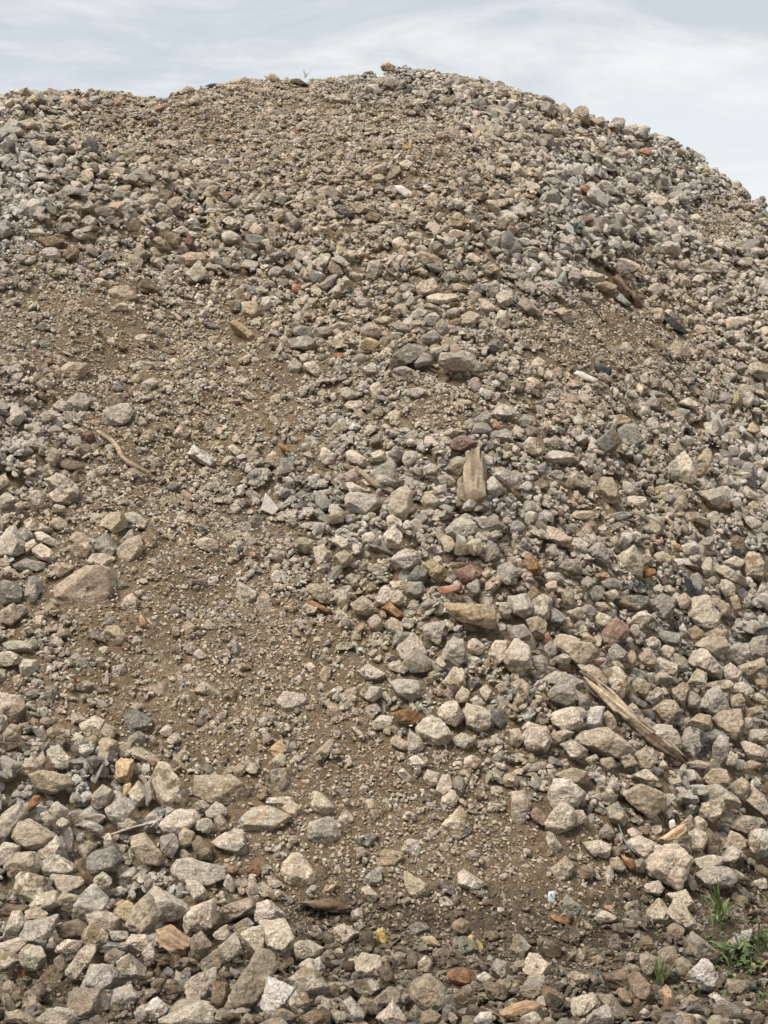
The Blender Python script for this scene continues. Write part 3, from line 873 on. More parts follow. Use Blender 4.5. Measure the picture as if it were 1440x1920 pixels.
p -60,830 0,740 50,715 100,760 105,870 50,920 0,900|grainy pale boulder|tall grainy pale boulder with rough crystalline faces
t 990,660 1030,635 1085,680 1060,720 1010,715
t 1090,680 1150,650 1220,670 1210,710 1100,710
t 380,690 420,675 480,730 450,750
t 655,660 700,650 720,680 690,720
K 180,690 205,675 215,720 190,760|upright red brick shard|upright red brick shard wedged between grey stones
K 450,840 530,830 500,860
K2 900,180 940,180 950,200 920,210
K2 800,160 850,155 855,180 800,178
w 945,655 965,630 990,680 960,690
w 1105,445 1140,430 1150,455 1120,465
P 970,360 1000,380 1050,480 1010,490 980,430|black rubber scrap|black rubber scrap hanging between grey stones
g 0,60 40,45 80,90 40,130 0,110
g 190,220 240,180 270,230 230,260
g 320,70 360,65 370,90 310,130
t 730,240 780,230 790,290 740,300
g 390,400 440,360 465,410 420,440
g 500,390 560,370 620,400 600,440 520,420
t 520,460 580,435 600,470 550,510
g 630,..
t 1230,1040 1290,1020 1310,1090 1240,1110
t 1310,1110 1400,1090 1410,1130 1330,1160
p 1310,1170 1350,1160 1360,1210 1320,1230
p 410,1390 470,1360 490,1390 430,1410
t 490,1400 560,1385 590,1440 510,1440
p 220,1410 270,1400 
t 610,1400 690,1385 700,1420 640,1440
p 820,1440 850,1390 880,1440
t 980,1410 1050,1395 1120,1420 1100,1440 990,1440
t 1290,1420 1350,1395 1410,1420 1400,1440 1300,1440
p 1200,1420 1230,1345 1265,1370 1260,1430
t 560,850 600,840 640,890 600,890
p 800,1000 860,985 880,1020 830,1030
d2 700,1050 760,1080 750,1110 700,1090
t 640,1110 690,1080 730,1130 690,1160 640,1140
t 920,1180 960,1150 980,1190 950,1210
g 1100,385 1140,365 1165,400 1120,420
g 430,470 470,415 510,420 480,500
t 470,510 520,510 560,550 500,560
g 390,540 440,520 480,560 430,600
p 790,430 830,405 855,430 830,465
t 860,430 890,410 925,450 900,470
W3 730,330 800,320 820,350 750,370
o2 470,350 540,340 560,370 490,390
t 1230,490 1270,475 1290,540 1250,560
@0,480
w 560,90 600,75 640,100 620,125 580,115|white slope stone|small white rounded stone above the wide sunken slab
W2 770,160 820,130 890,190 850,220 790,190|dark wood slab end|dark weathered wood slab end poking out of the slope
t 590,215 640,175 720,165 790,240 720,260 620,250|wide sunken slab|wide flat tan slab sunk in the slope beside dark wood
p 510,140 560,120 620,155 600,170
p 15,260 90,230 115,255 50,290
p 620,290 680,260 720,275 710,310 640,315
p 790,290 840,270 855,300 820,310
g 820,390 870,375 930,440 900,455
p 750,460 800,435 855,455 830,480 770,480
t 985,430 1020,410 1055,455 1010,465
t 1110,490 1160,480 1180,520 1140,530
y2 1290,380 1320,360 1440,450 1440,500 1390,470|long yellowish bar stone|long yellowish bar-shaped stone pointing downhill at the edge of the fines
d 1140,380 1200,370 1240,410 1200,420
b 1285,255 1350,250 1355,310 1300,320
t 1360,270 1430,255 1470,300 1420,365 1370,330
p 920,600 980,570 1040,625 960,630
l 725,620 790,590 860,600 840,640 750,650
b 905,525 950,510 1000,545 920,555
t 340,640 400,600 480,605 430,720 380,720|tan hooked stone|tan hooked stone with a shaded underside, alone on the fines
p 205,720 240,685 290,710 280,750 220,750
p 790,750 800,710 850,690 880,715 830,775
l 380,810 450,770 500,820 480,870 400,880
t2 590,820 640,775 700,770 700,820 620,835
l 580,890 630,845 720,835 750,880 700,950 640,980 590,940|pinkish-grey broad stone|broad pinkish-grey stone above the curved twig
p 205,920 260,865 315,900 280,930 215,940
p 970,1000 1020,945 1065,985 1040,1030 980,1020
w 1060,1110 1090,1075 1210,1150 1200,1180 1140,1170|pale tilted wedge|pale tilted wedge stone with a dark gap beneath it, alone on the fines
p 1285,1080 1310,1060 1355,1105 1330,1130
b 965,1070 1000,1035 1025,1075 1000,1100
b 1085,940 1120,915 1135,960 1100,990
b 1295,1260 1320,1210 1360,1240 1355,1290 1310,1310
b 870,970 920,945 970,970 930,1000
p 265,1270 320,1220 380,1250 440,1320 430,1380 390,1390 360,1320 280,1290|pale boot-shaped boulder|pale boot-shaped boulder curving over a smaller round cobble
p 275,1350 320,1305 385,1330 390,1385 320,1395
p 150,1360 190,1310 250,1330 240,1390 190,1410
p 0,1380 30,1330 100,1370 50,1420 0,1430
t 0,1240 30,1230 60,1280 0,1320
b 300,1180 370,1145 460,1160 470,1200 380,1200
p 110,1180 160,1145 200,1165 150,1195
p 540,1190 590,1180 600,1220 560,1240
g 930,1310 970,1265 1020,1290 970,1320
p 375,970 450,970 475,990 430,1010
r 475,1030 500,980 530,1000 510,1050
p 280,1440 310,1395 370,1410 370,1440
p 1350,770 1380,755 1440,800 1420,825
t 1270,800 1350,795 1360,830 1290,840
y 1205,1040 1235,1035 1240,1065 1215,1070
w 410,100 430,70 455,75 440,105
K 500,930 540,915 545,940 510,945
b 390,1240 430,1210 440,1260 400,1280
p 1040,740 1120,735 1140,760 1060,770
g 630,750 650,700 690,750 660,765
g 190,410 230,375 270,390 240,420
g 110,850 150,840 175,880 130,890
t 30,920 80,890 110,940 60,960
g 130,820 160,790 200,800 170,830
p 150,700 180,670 200,700 180,730
p 130,1215 170,1190 200,1210 160,1240
t 80,1400 120,1375 150,1410 110,1430
p 640,1370 690,1350 710,1390 670,1400
r 510,1410 550,1395 575,1420 540,1440
p 760,930 790,905 820,940 790,960
@480,480
p 900,190 930,140 1000,125 1030,190 920,235|cream bun-shaped boulder|cream bun-shaped boulder resting on a long pale slab
p 965,230 1020,210 1140,215 1130,240 1030,275 970,260
t 1095,170 1130,150 1195,180 1170,205 1110,195
g 800,170 840,150 900,170 880,205 830,205
d 1210,180 1240,155 1300,200 1280,220 1220,215
l 1300,160 1350,135 1380,170 1330,235 1300,220
p 1350,230 1380,195 1440,190 1450,270 1380,285
g 620,80 640,30 700,25 690,100 660,135 630,120|upright grey block|upright grey block with a shaded hollow beside it
l 70,90 110,55 150,80 120,115 75,110
g 150,70 190,45 220,90 170,110
l 550,240 590,225 650,260 640,300 580,290
l 880,320 920,295 980,310 960,340 900,345
p 945,280 970,265 1040,295 1030,315
p 1075,310 1120,290 1150,310 1120,340 1085,335
t 1160,340 1200,305 1260,350 1230,385 1170,395
b 1075,370 1150,345 1150,390 1100,400
l 930,380 960,330 1010,315 1035,350 990,400
g 1010,380 1050,350 1080,400 1060,455 1020,430
g 930,460 990,415 1040,450 1000,490 940,490
p 1350,340 1370,300 1430,340 1420,400 1340,410
p 1260,260 1290,240 1350,300 1320,320 1270,300
t 590,420 640,375 700,410 690,460 610,455
y2 590,490 630,460 710,490 660,530 610,530
g 740,600 880,490 940,490 950,550 800,625 760,630|long grey tilted slab|long grey tilted slab leaning over a second grey stone
g 880,610 940,540 1000,570 980,610 900,630
p 720,430 800,430 820,470 750,475
g 750,380 790,370 870,410 860,435 790,415
t 660,360 720,335 775,355 740,385 680,380
g 330,410 400,395 450,440 380,455
t 430,400 460,370 520,375 500,410 450,415
g 200,430 240,390 310,415 300,460 220,450
g 180,470 280,450 350,500 300,530 200,520
l 175,620 210,575 260,620 230,670 190,650
p 240,560 290,545 300,590 260,600
p 270,600 330,595 385,670 340,680 280,640
p 600,630 650,600 690,625 680,660 610,665
p 495,840 520,815 590,815 615,845 560,865
l 470,750 510,735 570,790 520,810 480,790
p 350,1110 390,1080 450,1120 430,1170 380,1170
p 505,1110 550,1095 640,1170 600,1190 520,1160
l 820,1150 860,1095 910,1110 900,1160 850,1190
t2 1060,1200 1110,1140 1170,1150 1195,1200 1140,1240 1080,1230
l 945,1190 990,1165 1030,1190 1010,1230 950,1230
t 50,1140 100,1095 140,1150 120,1195 60,1170
l 670,1220 720,1230 800,1270 790,1300 700,1280
l 490,1360 530,1330 690,1350 710,1400 650,1440 530,1440|wide grey slab under sticks|wide light grey slab lying just below two dark sticks
p 750,1400 760,1350 840,1280 870,1310 865,1430 840,1490 770,1480|tall cream standing stone|tall cream standing stone beside the wide grey slab
p 510,1290 540,1275 620,1320 590,1350 530,1330
l 1340,1220 1370,1185 1440,1230 1500,1260 1440,1330 1380,1280
l 1300,1270 1330,1240 1385,1300 1360,1350 1310,1340
l 1020,1250 1060,1225 1125,1270 1110,1300 1050,1290
p 1000,1310 1070,1285 1075,1330 1010,1340
t 935,1370 970,1325 1040,1380 1010,1420 950,1410
p 1330,890 1370,830 1430,850 1470,890 1420,920 1360,920
g 1225,920 1300,865 1320,900 1290,960 1230,950
g 1170,940 1210,920 1250,970 1200,990
g 1310,1000 1400,970 1440,990 1400,1050 1320,1040
K2 1330,960 1360,935 1385,965 1350,985
r 1090,1050 1150,1010 1220,1050 1160,1100 1100,1090
T3 35,1430 60,1340 125,1420 90,1455|white triangular shard|white triangular shard standing upright in grey gravel
o 1025,595 1100,590 1110,670 1070,660 1060,620|rusty metal lump|dark rust-orange lump with a shadowed hollow among grey stones
K 440,545 480,545 495,575 450,580
K 195,160 250,165 255,215 215,210|dark red brick lump|dark red brick lump among small grey stones
p 25,305 35,235 80,225 75,300
W3 110,1050 130,1045 210,1125 190,1135|olive-brown wood sliver|olive-brown sliver of wood lying above a tan cobble
l 1270,600 1330,550 1355,580 1310,640 1280,630
g 1195,640 1230,580 1290,640 1250,660
g 650,1020 690,1000 710,1050 640,1060
l 840,760 900,740 960,760 900,800
p 640,740 690,710 720,770 660,810
g 540,570 600,550 640,580 580,605
p 250,1060 290,1050 310,1100 260,1100
g 770,640 840,620 880,640 820,680
t 1280,90 1330,40 1370,80 1300,110
d 1280,520 1340,465 1400,490 1380,520 1310,545
t 730,200 770,165 800,200 760,235
p 480,135 500,110 530,140 500,165
t 520,110 550,85 610,130 560,145
p 130,1160 t
p 640,1110 700,1090 740,1140 680,1160
g 740,1120 780,1070 840,1110 800,1160
t 160,1190 190,1155 215,1200 190,1225
p 530,330..
@960,480
p 375,100 420,75 520,110 515,145 430,145 380,130
p 560,30 640,15 720,60 700,80 600,70
t 460,170 530,140 595,165 570,200 500,200
l 765,190 810,150 860,165 855,210 790,215
p 870,140 910,105 945,120 930,155
l 1050,60 1120,15 1190,60 1170,95 1080,90
p 1200,110 1240,80 1280,100 1250,130
t 240,300 290,290 345,350 340,380 300,380|tan kite-shaped stone|tan kite-shaped stone lying on the dark fine patch
t 785,360 800,300 850,300 855,370 820,380
w 855,310 880,300 915,340 900,360
P 850,360 890,345 990,430 960,440 900,410|long black plastic scrap|long black plastic scrap below a small white stone
l 1335,640 1380,590 1440,620 1440,690 1390,695
p 1200,360 1270,340 1350,360 1290,400 1230,395
T3 345,660 380,645 490,700 450,710 390,690|cream flat shard|cream flat shard lying beside black felt scrap
t 430,720 490,710 480,750
P 460,620 500,610 560,640 550,680 500,680|black felt scrap|black felt scrap lying flat on brown fines
p 80,690 120,680 180,735 140,750
p 115,610 150,570 190,600 160,640 120,640
t 235,640 270,625 290,670 260,700
p 935,830 990,795 1060,835 1030,865
g 755,840 800,785 835,830 820,860 770,855
g 740,775 800,755 860,780 820,800
l 890,880 950,855 1000,870 960,930 900,920
l 960,930 990,870 1035,920 1000,940
c 455,1070 560,980 600,1040 590,1080 530,1120 480,1090|smooth grey concrete shard|smooth grey concrete shard shaped like a leaf, leaning downhill
c 595,980 640,940 690,940 740,1040 700,1060 620,1050|flat-sawn concrete block|flat-faced grey concrete block beside the leaf-shaped shard
p 525,930 560,900 640,910 700,950 620,960 540,960
l 760,930 800,905 830,960 810,1005 765,980
p 830,950 870,930 885,970 850,990
t 710,1100 760,1060 800,1070 790,1130 750,1150
p 60,1060 100,1020 170,1035 180,1110 130,1140 80,1120
l 180,1130 220,1100 330,1110 375,1150 280,1165 200,1160
t 40,940 80,890 135,910 100,960 50,970
d 55,990 100,950 160,980 140,1020 70,1015
p 870,1190 980,1080 1000,1170 980,1210 1020,1260 990,1285 890,1260|pale kidney-shaped boulder|pale kidney-shaped boulder beside a yellowish stone
y2 1000,1200 1060,1120 1120,1095 1135,1150 1060,1240 1020,1230
t 495,1310 520,1240 570,1260 620,1390 540,1390|pale fin-shaped stone|pale fin-shaped stone pointing up on the right-hand slope
p 640,1370 690,1350 750,1360 755,1430 700,1430
b 125,1280 170,1250 220,1285 200,1320 140,1310
p 1275,1300 1320,1295 1380,1350 1370,1380 1310,1360
t 1320,1400 1360,1375 1400,1410 1370,1440 1330,1440
t 1110,1380 1160,1350 1210,1380 1180,1430 1120,1410
p 850,1300 880,1280 930,1300 910,1320 860,1320
l 620,1290 660,1270 700,1320 680,1350 630,1330
t 870,1110 890,1060 950,1050 930,1100 890,1140
p 1330,750 1370,740 1440,780 1440,810
g 30,260 80,240 160,320 110,330 50,290
W2 580,110 600,100 650,180 670,270 640,250|dark wood splinter|dark pointed wood splinter sticking out among grey stones
W2 660,200 690,195 740,290 700,290
p 1370,1160 1410,1145 1425,1190 1380,1200
g 200,1240 250,1200 305,1230 270,1260
g 130,1190 190,1160 190,1220 150,1240
g 190,1050 240,1010 300,1060 240,1080
t 930,50 990,10 1010,60 960,80
l 1090,180 1120,150 1160,190 1140,220
g 940,1040 980,1010 1020,1050 980,1075
g 1250,630 1290,590 1320,640 1280,660
g 780,90 870,80 860,105 800,110
l 1260,500 1300,480 1335,510 1290,530
t 1180,830 1230,840 1240,880 1190,870
t 1310,980 1360,940 1400,980 1370,1010
g 390,220 430,200 455,240 420,260
g 580,240 610,210 665,270 640,280
p 760,250 800,215 825,230 780,265
t 640,1090 670,1070 690,1100 650,1110
g 1200,1000 1230,950 1250,1000
@480,100
t 695,75 740,60 780,80 770,105 710,105|summit stone|round tan stone perched on the very top of the heap against the sky
p 45,130 90,112 130,140 130,165 80,150|pale skyline stone|pale stone on the skyline beside the dark soil clod
t 390,145 420,130 445,150 440,165 400,165
C 190,150 240,140 310,190 280,190 200,170|dark soil clod|dark peaty soil clod on the skyline with dry grass strands
w 500,500 550,495 580,525 540,530
T3 780,745 820,745 890,790 880,810 840,810 790,770|white porcelain shard|white porcelain shard lying flat on the upper slope
t 960,820 990,780 1020,800 1040,890 1010,905 970,880|upright tan block|upright tan block next to the white porcelain shard
t 660,640 730,615 735,680 690,670 660,670
t 655,690 700,675 725,700 700,735 660,730
b 655,735 690,730 730,765 680,780 655,760
t 330,770 400,745 490,790 430,815 360,810
d 440,870 490,855 570,920 520,920 470,900
t 525,850 580,835 640,880 590,900 550,880
b 600,930 650,890 710,920 680,950
t 90,900 130,870 170,890 150,940 100,945
g 165,900 190,890 260,960 230,1000 190,960
t 65,950 120,945 140,1000 80,1025
p 315,980 350,965 395,985 370,1025 330,1010
t 170,1110 220,1080 280,1100 260,1140 200,1140
p 760,1050 810,1030 865,1090 830,1130 790,1120
g 780,960 800,955 840,1030 810,1035
p 850,1005 930,1005 945,1045 860,1050
p 680,960 720,945 780,950 770,975 700,985
t 1070,960 1130,890 1195,950 1170,985 1090,985
p 1180,1150 1220,1120 1270,1160 1240,1180
l 1200,710 1240,675 1275,710 1250,745 1210,740
l 1295,650 1310,590 1350,630 1340,660
p 1390,480 1410,445 1440,450 1440,495
d 1130,680 1170,655 1200,680 1180,710
d 760,430 770,395 795,395 800,440
p 1000,580 990,515 1040,515 1040,580
p 640,380 670,355 700,375 660,410
w 935,750 960,735 1015,780 980,785
t 1010,440 1070,440 1080,470 1020,490
t 110,450 170,440 230,490 190,490
g 1190,760 1240,750 1290,770 1250,785
t 1045,260 1100,245 1120,280 1070,300
g 1210,270 1260,250 1300,285 1250,300
g 1270,1200 1320,1170 1350,1210 1310,1250
t 1200,950 1230,935 1280,980 1240,1000
K 205,440 235,425 240,455 215,460
y 825,520 870,500 875,540 835,545
t 580,165 660,185 640,195 590,190
t 650,150 700,140 740,160 690,175
P 830,210 880,195 870,220 840,240
@960,100
g 135,250 190,235 240,270 230,285 170,275|grey skyline block|grey block on the falling skyline of the heap
t 260,300 290,275 330,320 320,390 280,370
t 360,350 370,300 410,295 440,350 430,390 380,395|big skyline boulder|big brown-grey boulder standing on the skyline, tallest on the falling edge
t 440,370 510,355 520,400 470,410
p 175,420 230,375 280,430 270,460 210,455|pale pyramid near skyline|pale pyramid-like stone below the grey skyline block
p 140,480 170,460 220,490 190,510
p 0,620 20,600 75,670 60,695 0,680
l 475,750 510,715 550,720 575,770 520,775|white-topped dome stone|white-topped dome stone on the upper slope
l 400,740 440,725 500,790 510,820 450,790
p 620,750 670,735 715,770 680,795 640,790
g 660,880 700,850 760,880 740,920 680,930
l 590,860 640,840 665,860 660,920 600,910
p 740,820 790,780 860,820 880,860 820,870 750,850
p 1000,910 1040,900 1085,940 1060,960 1010,945
t 1280,850 1350,840 1360,870 1310,885
g 1360,920 1420,890 1440,900 1440,940 1390,940
g 1350,1010 1380,995 1440,1060 1410,1085
p 140,1150 170,1125 220,1170 200,1200
l 75,890 110,850 145,900 130,930
l 290,1040 330,1020 380,1050 350,1085
p 570,530 610,525 680,580 640,590 570,550
K 705,550 750,530 800,560 770,580|red brick near skyline|red brick lump near the falling skyline
d 770,640 830,630 870,660 800,670
p 700,660 750,645 800,670 740,690
l 580,600 630,590 640,620 600,630
t 920,545 960,530 980,570 940,580
t 1070,660 1100,640 1120,680 1080,690
d 940,640 970,620 1020,660 980,670
d 820,495 850,500 870,525 835,525
d 670,440 690,420 715,450
d 750,470 790,455 795,485 760,485
K 60,790 130,800 130,820 80,815
K 445,810 470,805 530,850 500,850
W3 370,760 400,740 450,790 430,800
w 330,550 360,545 370,580 340,580
p 350,430 390,420 425,440 380,455
w 470,470 520,465 535,500 480,500
p 50,1070 110,1050 170,1060 120,1080
p 60,1100 120,1085 160,1110 100,1120
w 230,740 280,720 310,745 270,760
r 340,930 410,910 460,930 400,960
d 20,970 60,950 110,970 70,1000
g 620,1080 660,1050 690,1100 650,1130
P 690,1110 720,1095 740,1120 700,1140
g 430,990 470,970 500,1000 460,1020
@0,100
g 580,290 600,260 640,270 640,300
K 640,250 680,270 680,295 650,295
K2 850,325 890,300 930,300 870,335|orange brick strip|orange strip of brick near the skyline dip
t 575,360 620,345 655,360 620,400
w 245,540 280,520 350,545 290,560
C 335,570 370,530 430,540 420,575|dark root ball|dark brown root ball among grey stones
d 130,470 190,440 215,460 170,490
y 70,430 130,435 110,465
y 200,500 235,490 235,525 210,530
t 90,400 180,360 220,430 140,430
p 145,260 180,240 205,265 170,280
w 310,250 390,235 370,260
g 310,235 322,207 340,235
t 240,240 270,225 290,245
p 225,385 260,370 295,385 260,400
p 650,600 690,575 705,620 670,630
p 770,600 820,570 860,590 850,610 780,620
w 1090,600 1130,585 1150,605
p 1030,215 1040,195 1075,185 1100,205 1050,220
P 1150,185 1190,170 1265,175 1240,190|black skyline strip|black strip of rubber lying on the skyline
b 230,1050 300,1025 370,1070 350,1100 260,1090|brown hump stone|brown hump-shaped stone at the edge of the coarse band
l 230,1110 280,1090 320,1100 340,1140 290,1180 250,1150
b 355,1130 400,1085 435,1110 430,1160 370,1160
l 450,950 500,910 540,930 530,970
l 870,860 910,840 965,880 960,905 900,900
p 760,830 830,790 885,800 880,850 800,850
t 940,840 990,800 1020,830 1010,880 960,880
b 890,790 920,770 980,780 960,820
l 1110,720 1170,705 1220,740 1190,770 1130,760
g 1290,830 1330,790 1360,840 1330,870
b 715,1000 750,920 780,950 780,1005
d 525,880 600,855 640,890 630,930 560,920
g 455,890 500,820 540,860 520,890
w 1050,940 1080,925 1130,955 1100,970
w 970,1000 1030,970 1060,1000 1010,1015
b 920,1030 960,1000 1020,1040 1010,1080 950,1070
r 1040,1070 1060,1010 1095,1060 1070,1085
l 870,970 920,945 960,990 910,1005
t 855,1040 900,1030 940,1070 900,1090
t 700,690 740,680 780,715 720,725
g 740,1100 800,1090 850,1140 820,1160 760,1140
t 840,1100 870,1090 905,1140 870,1165
t 1020,1140 1060,1120 1160,1130 1150,1190 1050,1190
p 1245,1020 1290,995 1350,1030 1340,1060 1260,1070
p 1250,940 1290,915 1340,945 1300,980
l 1380,910 1420,905 1440,930 1440,970 1390,960
p 1040,1240 1120,1180 1170,1250 1100,1290 1050,1280
l 530,750 570,735 630,760 600,785
t 660,750 740,740 730,780 690,780
g 300,800 370,760 400,790 340,820
p 160,1000 220,980 260,1020 190,1030
p 390,860 430,840 470,870 430,890
l 400,1010 440,990 510,1030 450,1050
p 1010,740 1060,700 1100,740 1050,770
l 60,640 130,620 160,650 90,670
p 250,690 330,680 350,700 260,710
'''
PIECES = []
ox = oy = 0
for line in DATA.strip().splitlines():
    if line[0] == '@':
        ox, oy = map(float, line[1:].split(',')); continue
    f = line.split('|')
    w = f[0].split()
    pts = []
    for c in w[1:]:
        a = c.split(',')
        if len(a) == 2 and a[0].lstrip('-').isdigit() and a[1].lstrip('-').isdigit():
            pts.append((ox + float(a[0]) / 3, oy + float(a[1]) / 3))
    if len(pts) < 3: continue
    hp = np.array(hull(pts))
    x, y = hp[:, 0], hp[:, 1]
    cr = x * np.roll(y, -1) - np.roll(x, -1) * y
    A = cr.sum() / 2
    cx = ((x + np.roll(x, -1)) * cr).sum() / (6 * A); cy = ((y + np.roll(y, -1)) * cr).sum() / (6 * A)
    PIECES.append(dict(tone=w[0], poly=hp, cx=cx, cy=cy, area=abs(A), short=f[1] if len(f) > 2 else None, label=f[2] if len(f) > 2 else None))

def chip(poly2, thick, seed, level=4, flat=False, edge=40, noise=0.06, grain=False):
    """a stone whose outline seen from the front is poly2 (metres, right/up); depth axis y points away"""
    rs = np.random.default_rng(seed)
    D, F = ICO[level]
    lo, hi = poly2.min(0), poly2.max(0)
    a, b = max(hi[0], -lo[0]), max(hi[1], -lo[1])
    dz = thick
    S = np.array([a, dz, b])
    d = D * S
    d = d / np.linalg.norm(d, axis=1, keepdims=True)
    N, H = [], []
    n = len(poly2)
    for i in range(n):
        e = poly2[(i + 1) % n] - poly2[i]
        le = np.linalg.norm(e)
        if le < 1e-6: continue
        nn = np.array([e[1], -e[0]]) / le
        if nn @ poly2[i] < 0: nn = -nn
        h = nn @ poly2[i]
        t = rs.uniform(-.45, .45)
        N.append((nn[0] * math.cos(t), math.sin(t), nn[1] * math.cos(t))); H.append(max(h, 0.15 * min(a, b)) * math.cos(t))
    def facet(nv, k):
        nv = np.array(nv) / np.linalg.norm(nv)
        N.append(tuple(nv)); H.append(k * np.linalg.norm(nv * S))
    if flat:
        facet((rs.normal(0, .06), -1, rs.normal(0, .06)), .95); facet((0, 1, 0), .95)
    else:
        facet((rs.normal(0, .25), -1, rs.normal(.15, .3)), rs.uniform(.5, .72))
        facet((rs.normal(0, .5), -.9, .8), rs.uniform(.7, .86))
        facet((rs.normal(0, .6), -.9, -.7), rs.uniform(.7, .86))
        facet((rs.choice((-1, 1)), -.8, rs.normal(0, .4)), rs.uniform(.78, .95))
        for _ in range(4):
            v = rs.normal(0, 1, 3); v[1] = -abs(v[1]) - .5
            facet(v, rs.uniform(.74, .95))
        facet((0, 1, 0), .9)
    N, H = np.array(N), np.array(H)
    q = np.maximum(d @ N.T / H, 0)
    r = (q ** edge).sum(1) ** (-1.0 / edge)
    p = d * r[:, None]
    m = min(a, b)
    if grain:
        ax = (hi - lo); e1 = poly2[np.argmax(np.linalg.norm(poly2, axis=1))]
        e1 = np.array([e1[0], 0, e1[1]]); e1 = e1 / np.linalg.norm(e1)
        g = p - (p @ e1)[:, None] * e1 * 0.93
        gn = fbm(g / m * 4.0, seed % 97, 3)
        p = p + d * (gn * 0.10 * m)[:, None]
        return p, F, gn
    ns = fbm(p / m * 1.5, seed % 89, 4, .5)
    n2 = np.abs(fbm(p / m * 3.1, seed % 83, 3, .55))
    p = p + d * ((ns * .9 - n2 * 1.5) * noise * m)[:, None]
    return p, F, ns

order = sorted(range(len(PIECES)), key=lambda i: -PIECES[i]['area'])
stones = [i for i in order if PIECES[i]['tone'][0] not in 'WKPTC']
STONE_MAX = 300
marked = [i for i in stones if PIECES[i]['label']]
solo = set(marked + [i for i in stones if not PIECES[i]['label']][:STONE_MAX - len(marked)])

# labels for pieces without one of their own: look + where it lies from the nearest marked piece
LAND = [(PIECES[i]['cx'], PIECES[i]['cy'], PIECES[i]['short'], math.sqrt(PIECES[i]['area'])) for i in order if PIECES[i]['short']]
LAND += [(1190, 1350, 'driftwood log', 60), (692, 893, 'two dark sticks', 40), (232, 848, 'curved twig', 40), (888, 898, 'cracked tree stump', 60),
         (1345, 1700, 'tall green weed', 50), (1395, 1800, 'broad-leaved weed', 50), (1120, 265, 'bent root', 40), (242, 1553, 'pale grey twig', 30)]
used = set()
def shape_word(P):
    v = P['poly'] - np.array([P['cx'], P['cy']])
    w, vec = np.linalg.eigh(v.T @ v)
    asp = math.sqrt(w[1] / max(w[0], 1e-6))
    tilt = abs(vec[1, 1])
    if asp > 2.1: return 'long upright' if tilt > .75 else ('long flat' if tilt < .4 else 'long slanting')
    if asp > 1.45: return 'upright' if tilt > .75 else ('low wide' if tilt < .4 else 'slanting')
    return 'rounded' if len(P['poly']) >= 7 else ('wedge-shaped' if len(P['poly']) <= 4 else 'blocky')
def auto_label(P, noun):
    s = math.sqrt(P['area'])
    size = 'large' if s > 58 else ('medium' if s > 38 else 'small')
    look = f"{size} {WORD[P['tone']]} {shape_word(P)} {noun}"
    near = sorted(LAND, key=lambda L: math.hypot(L[0] - P['cx'], L[1] - P['cy']) - 0.5 * L[3])
    def rel(L):
        dx, dy = P['cx'] - L[0], P['cy'] - L[1]
        if abs(dy) > 2.2 * abs(dx): return 'straight below' if dy > 0 else 'straight above'
        if abs(dx) > 2.2 * abs(dy): return 'level with and to one side of' if False else ('on the right side of' if dx > 0 else 'on the left side of')
        return ('lower right of' if dx > 0 else 'lower left of') if dy > 0 else ('upper right of' if dx > 0 else 'upper left of')
    for L in near[:4]:
        d = math.hypot(L[0] - P['cx'], L[1] - P['cy']) - 0.5 * L[3] - 0.5 * s
        t = f"{look} {'close by, ' if d < 22 else ''}{rel(L)} the {L[2]}"
        if t not in used and len(t.split()) <= 15:
            used.add(t); return t
    for i, L in enumerate(near[:5]):
        for K in near[i + 1:6]:
            t = f"{look} between the {L[2]} and the {K[2]}"
            if t not in used and len(t.split()) <= 16:
                used.add(t); return t
    return look

# occupancy of the slope: how deep stones already lie on it, cell by cell (plan view)
CELL, X0, Y0 = 0.015, -4.2, 3.9
OCC = np.zeros((560, 600), np.float32)
def occ_patch(x, y, rx, ry):
    i0, i1 = int((x - rx - X0) / CELL), int((x + rx - X0) / CELL) + 1
    j0, j1 = int((y - ry - Y0) / CELL), int((y + ry - Y0) / CELL) + 1
    i0, j0 = max(i0, 0), max(j0, 0)
    return i0, min(i1, OCC.shape[0]), j0, min(j1, OCC.shape[1])
CBETA = 0.78
def occupy(x, y, r, base, top):
    i0, i1, j0, j1 = occ_patch(x, y, r, r * CBETA)
    if i1 <= i0 or j1 <= j0: return
    gx = (np.arange(i0, i1) + .5) * CELL + X0 - x
    gy = ((np.arange(j0, j1) + .5) * CELL + Y0 - y) / CBETA
    d2 = (gx[:, None] ** 2 + gy[None, :] ** 2) / (r * r)
    t = np.where(d2 < 1, base + (top - base) * np.sqrt(np.clip(1 - d2, 0, 1)), 0)
    OCC[i0:i1, j0:j1] = np.maximum(OCC[i0:i1, j0:j1], t)

MASK = np.zeros((720, 960), bool)          # where traced pieces show: loose stones keep clear of them
def mask_poly(poly, shrink):
    c0 = poly.mean(0)
    q = (c0 + (poly - c0) * shrink) / 2
    i0, j0 = np.maximum(np.floor(q.min(0)).astype(int), 0); i1, j1 = np.minimum(np.ceil(q.max(0)).astype(int), (720, 960))
    if i1 <= i0 or j1 <= j0: return
    gx, gy = np.meshgrid(np.arange(i0, i1) + .5, np.arange(j0, j1) + .5, indexing='ij')
    inside = np.ones(gx.shape, bool)
    for a, b in zip(q, np.roll(q, -1, 0)):
        inside &= (b[0] - a[0]) * (gy - a[1]) - (b[1] - a[1]) * (gx - a[0]) >= 0
    MASK[i0:i1, j0:j1] |= inside
def mask_at(px, py):
    i, j = (px / 2).astype(int), (py / 2).astype(int)
    ok = (i >= 0) & (i < 720) & (j >= 0) & (j < 960)
    return ok & MASK[np.clip(i, 0, 719), np.clip(j, 0, 959)]
EXTRA = []          # traced stones past the first 300, merged with the other loose stones
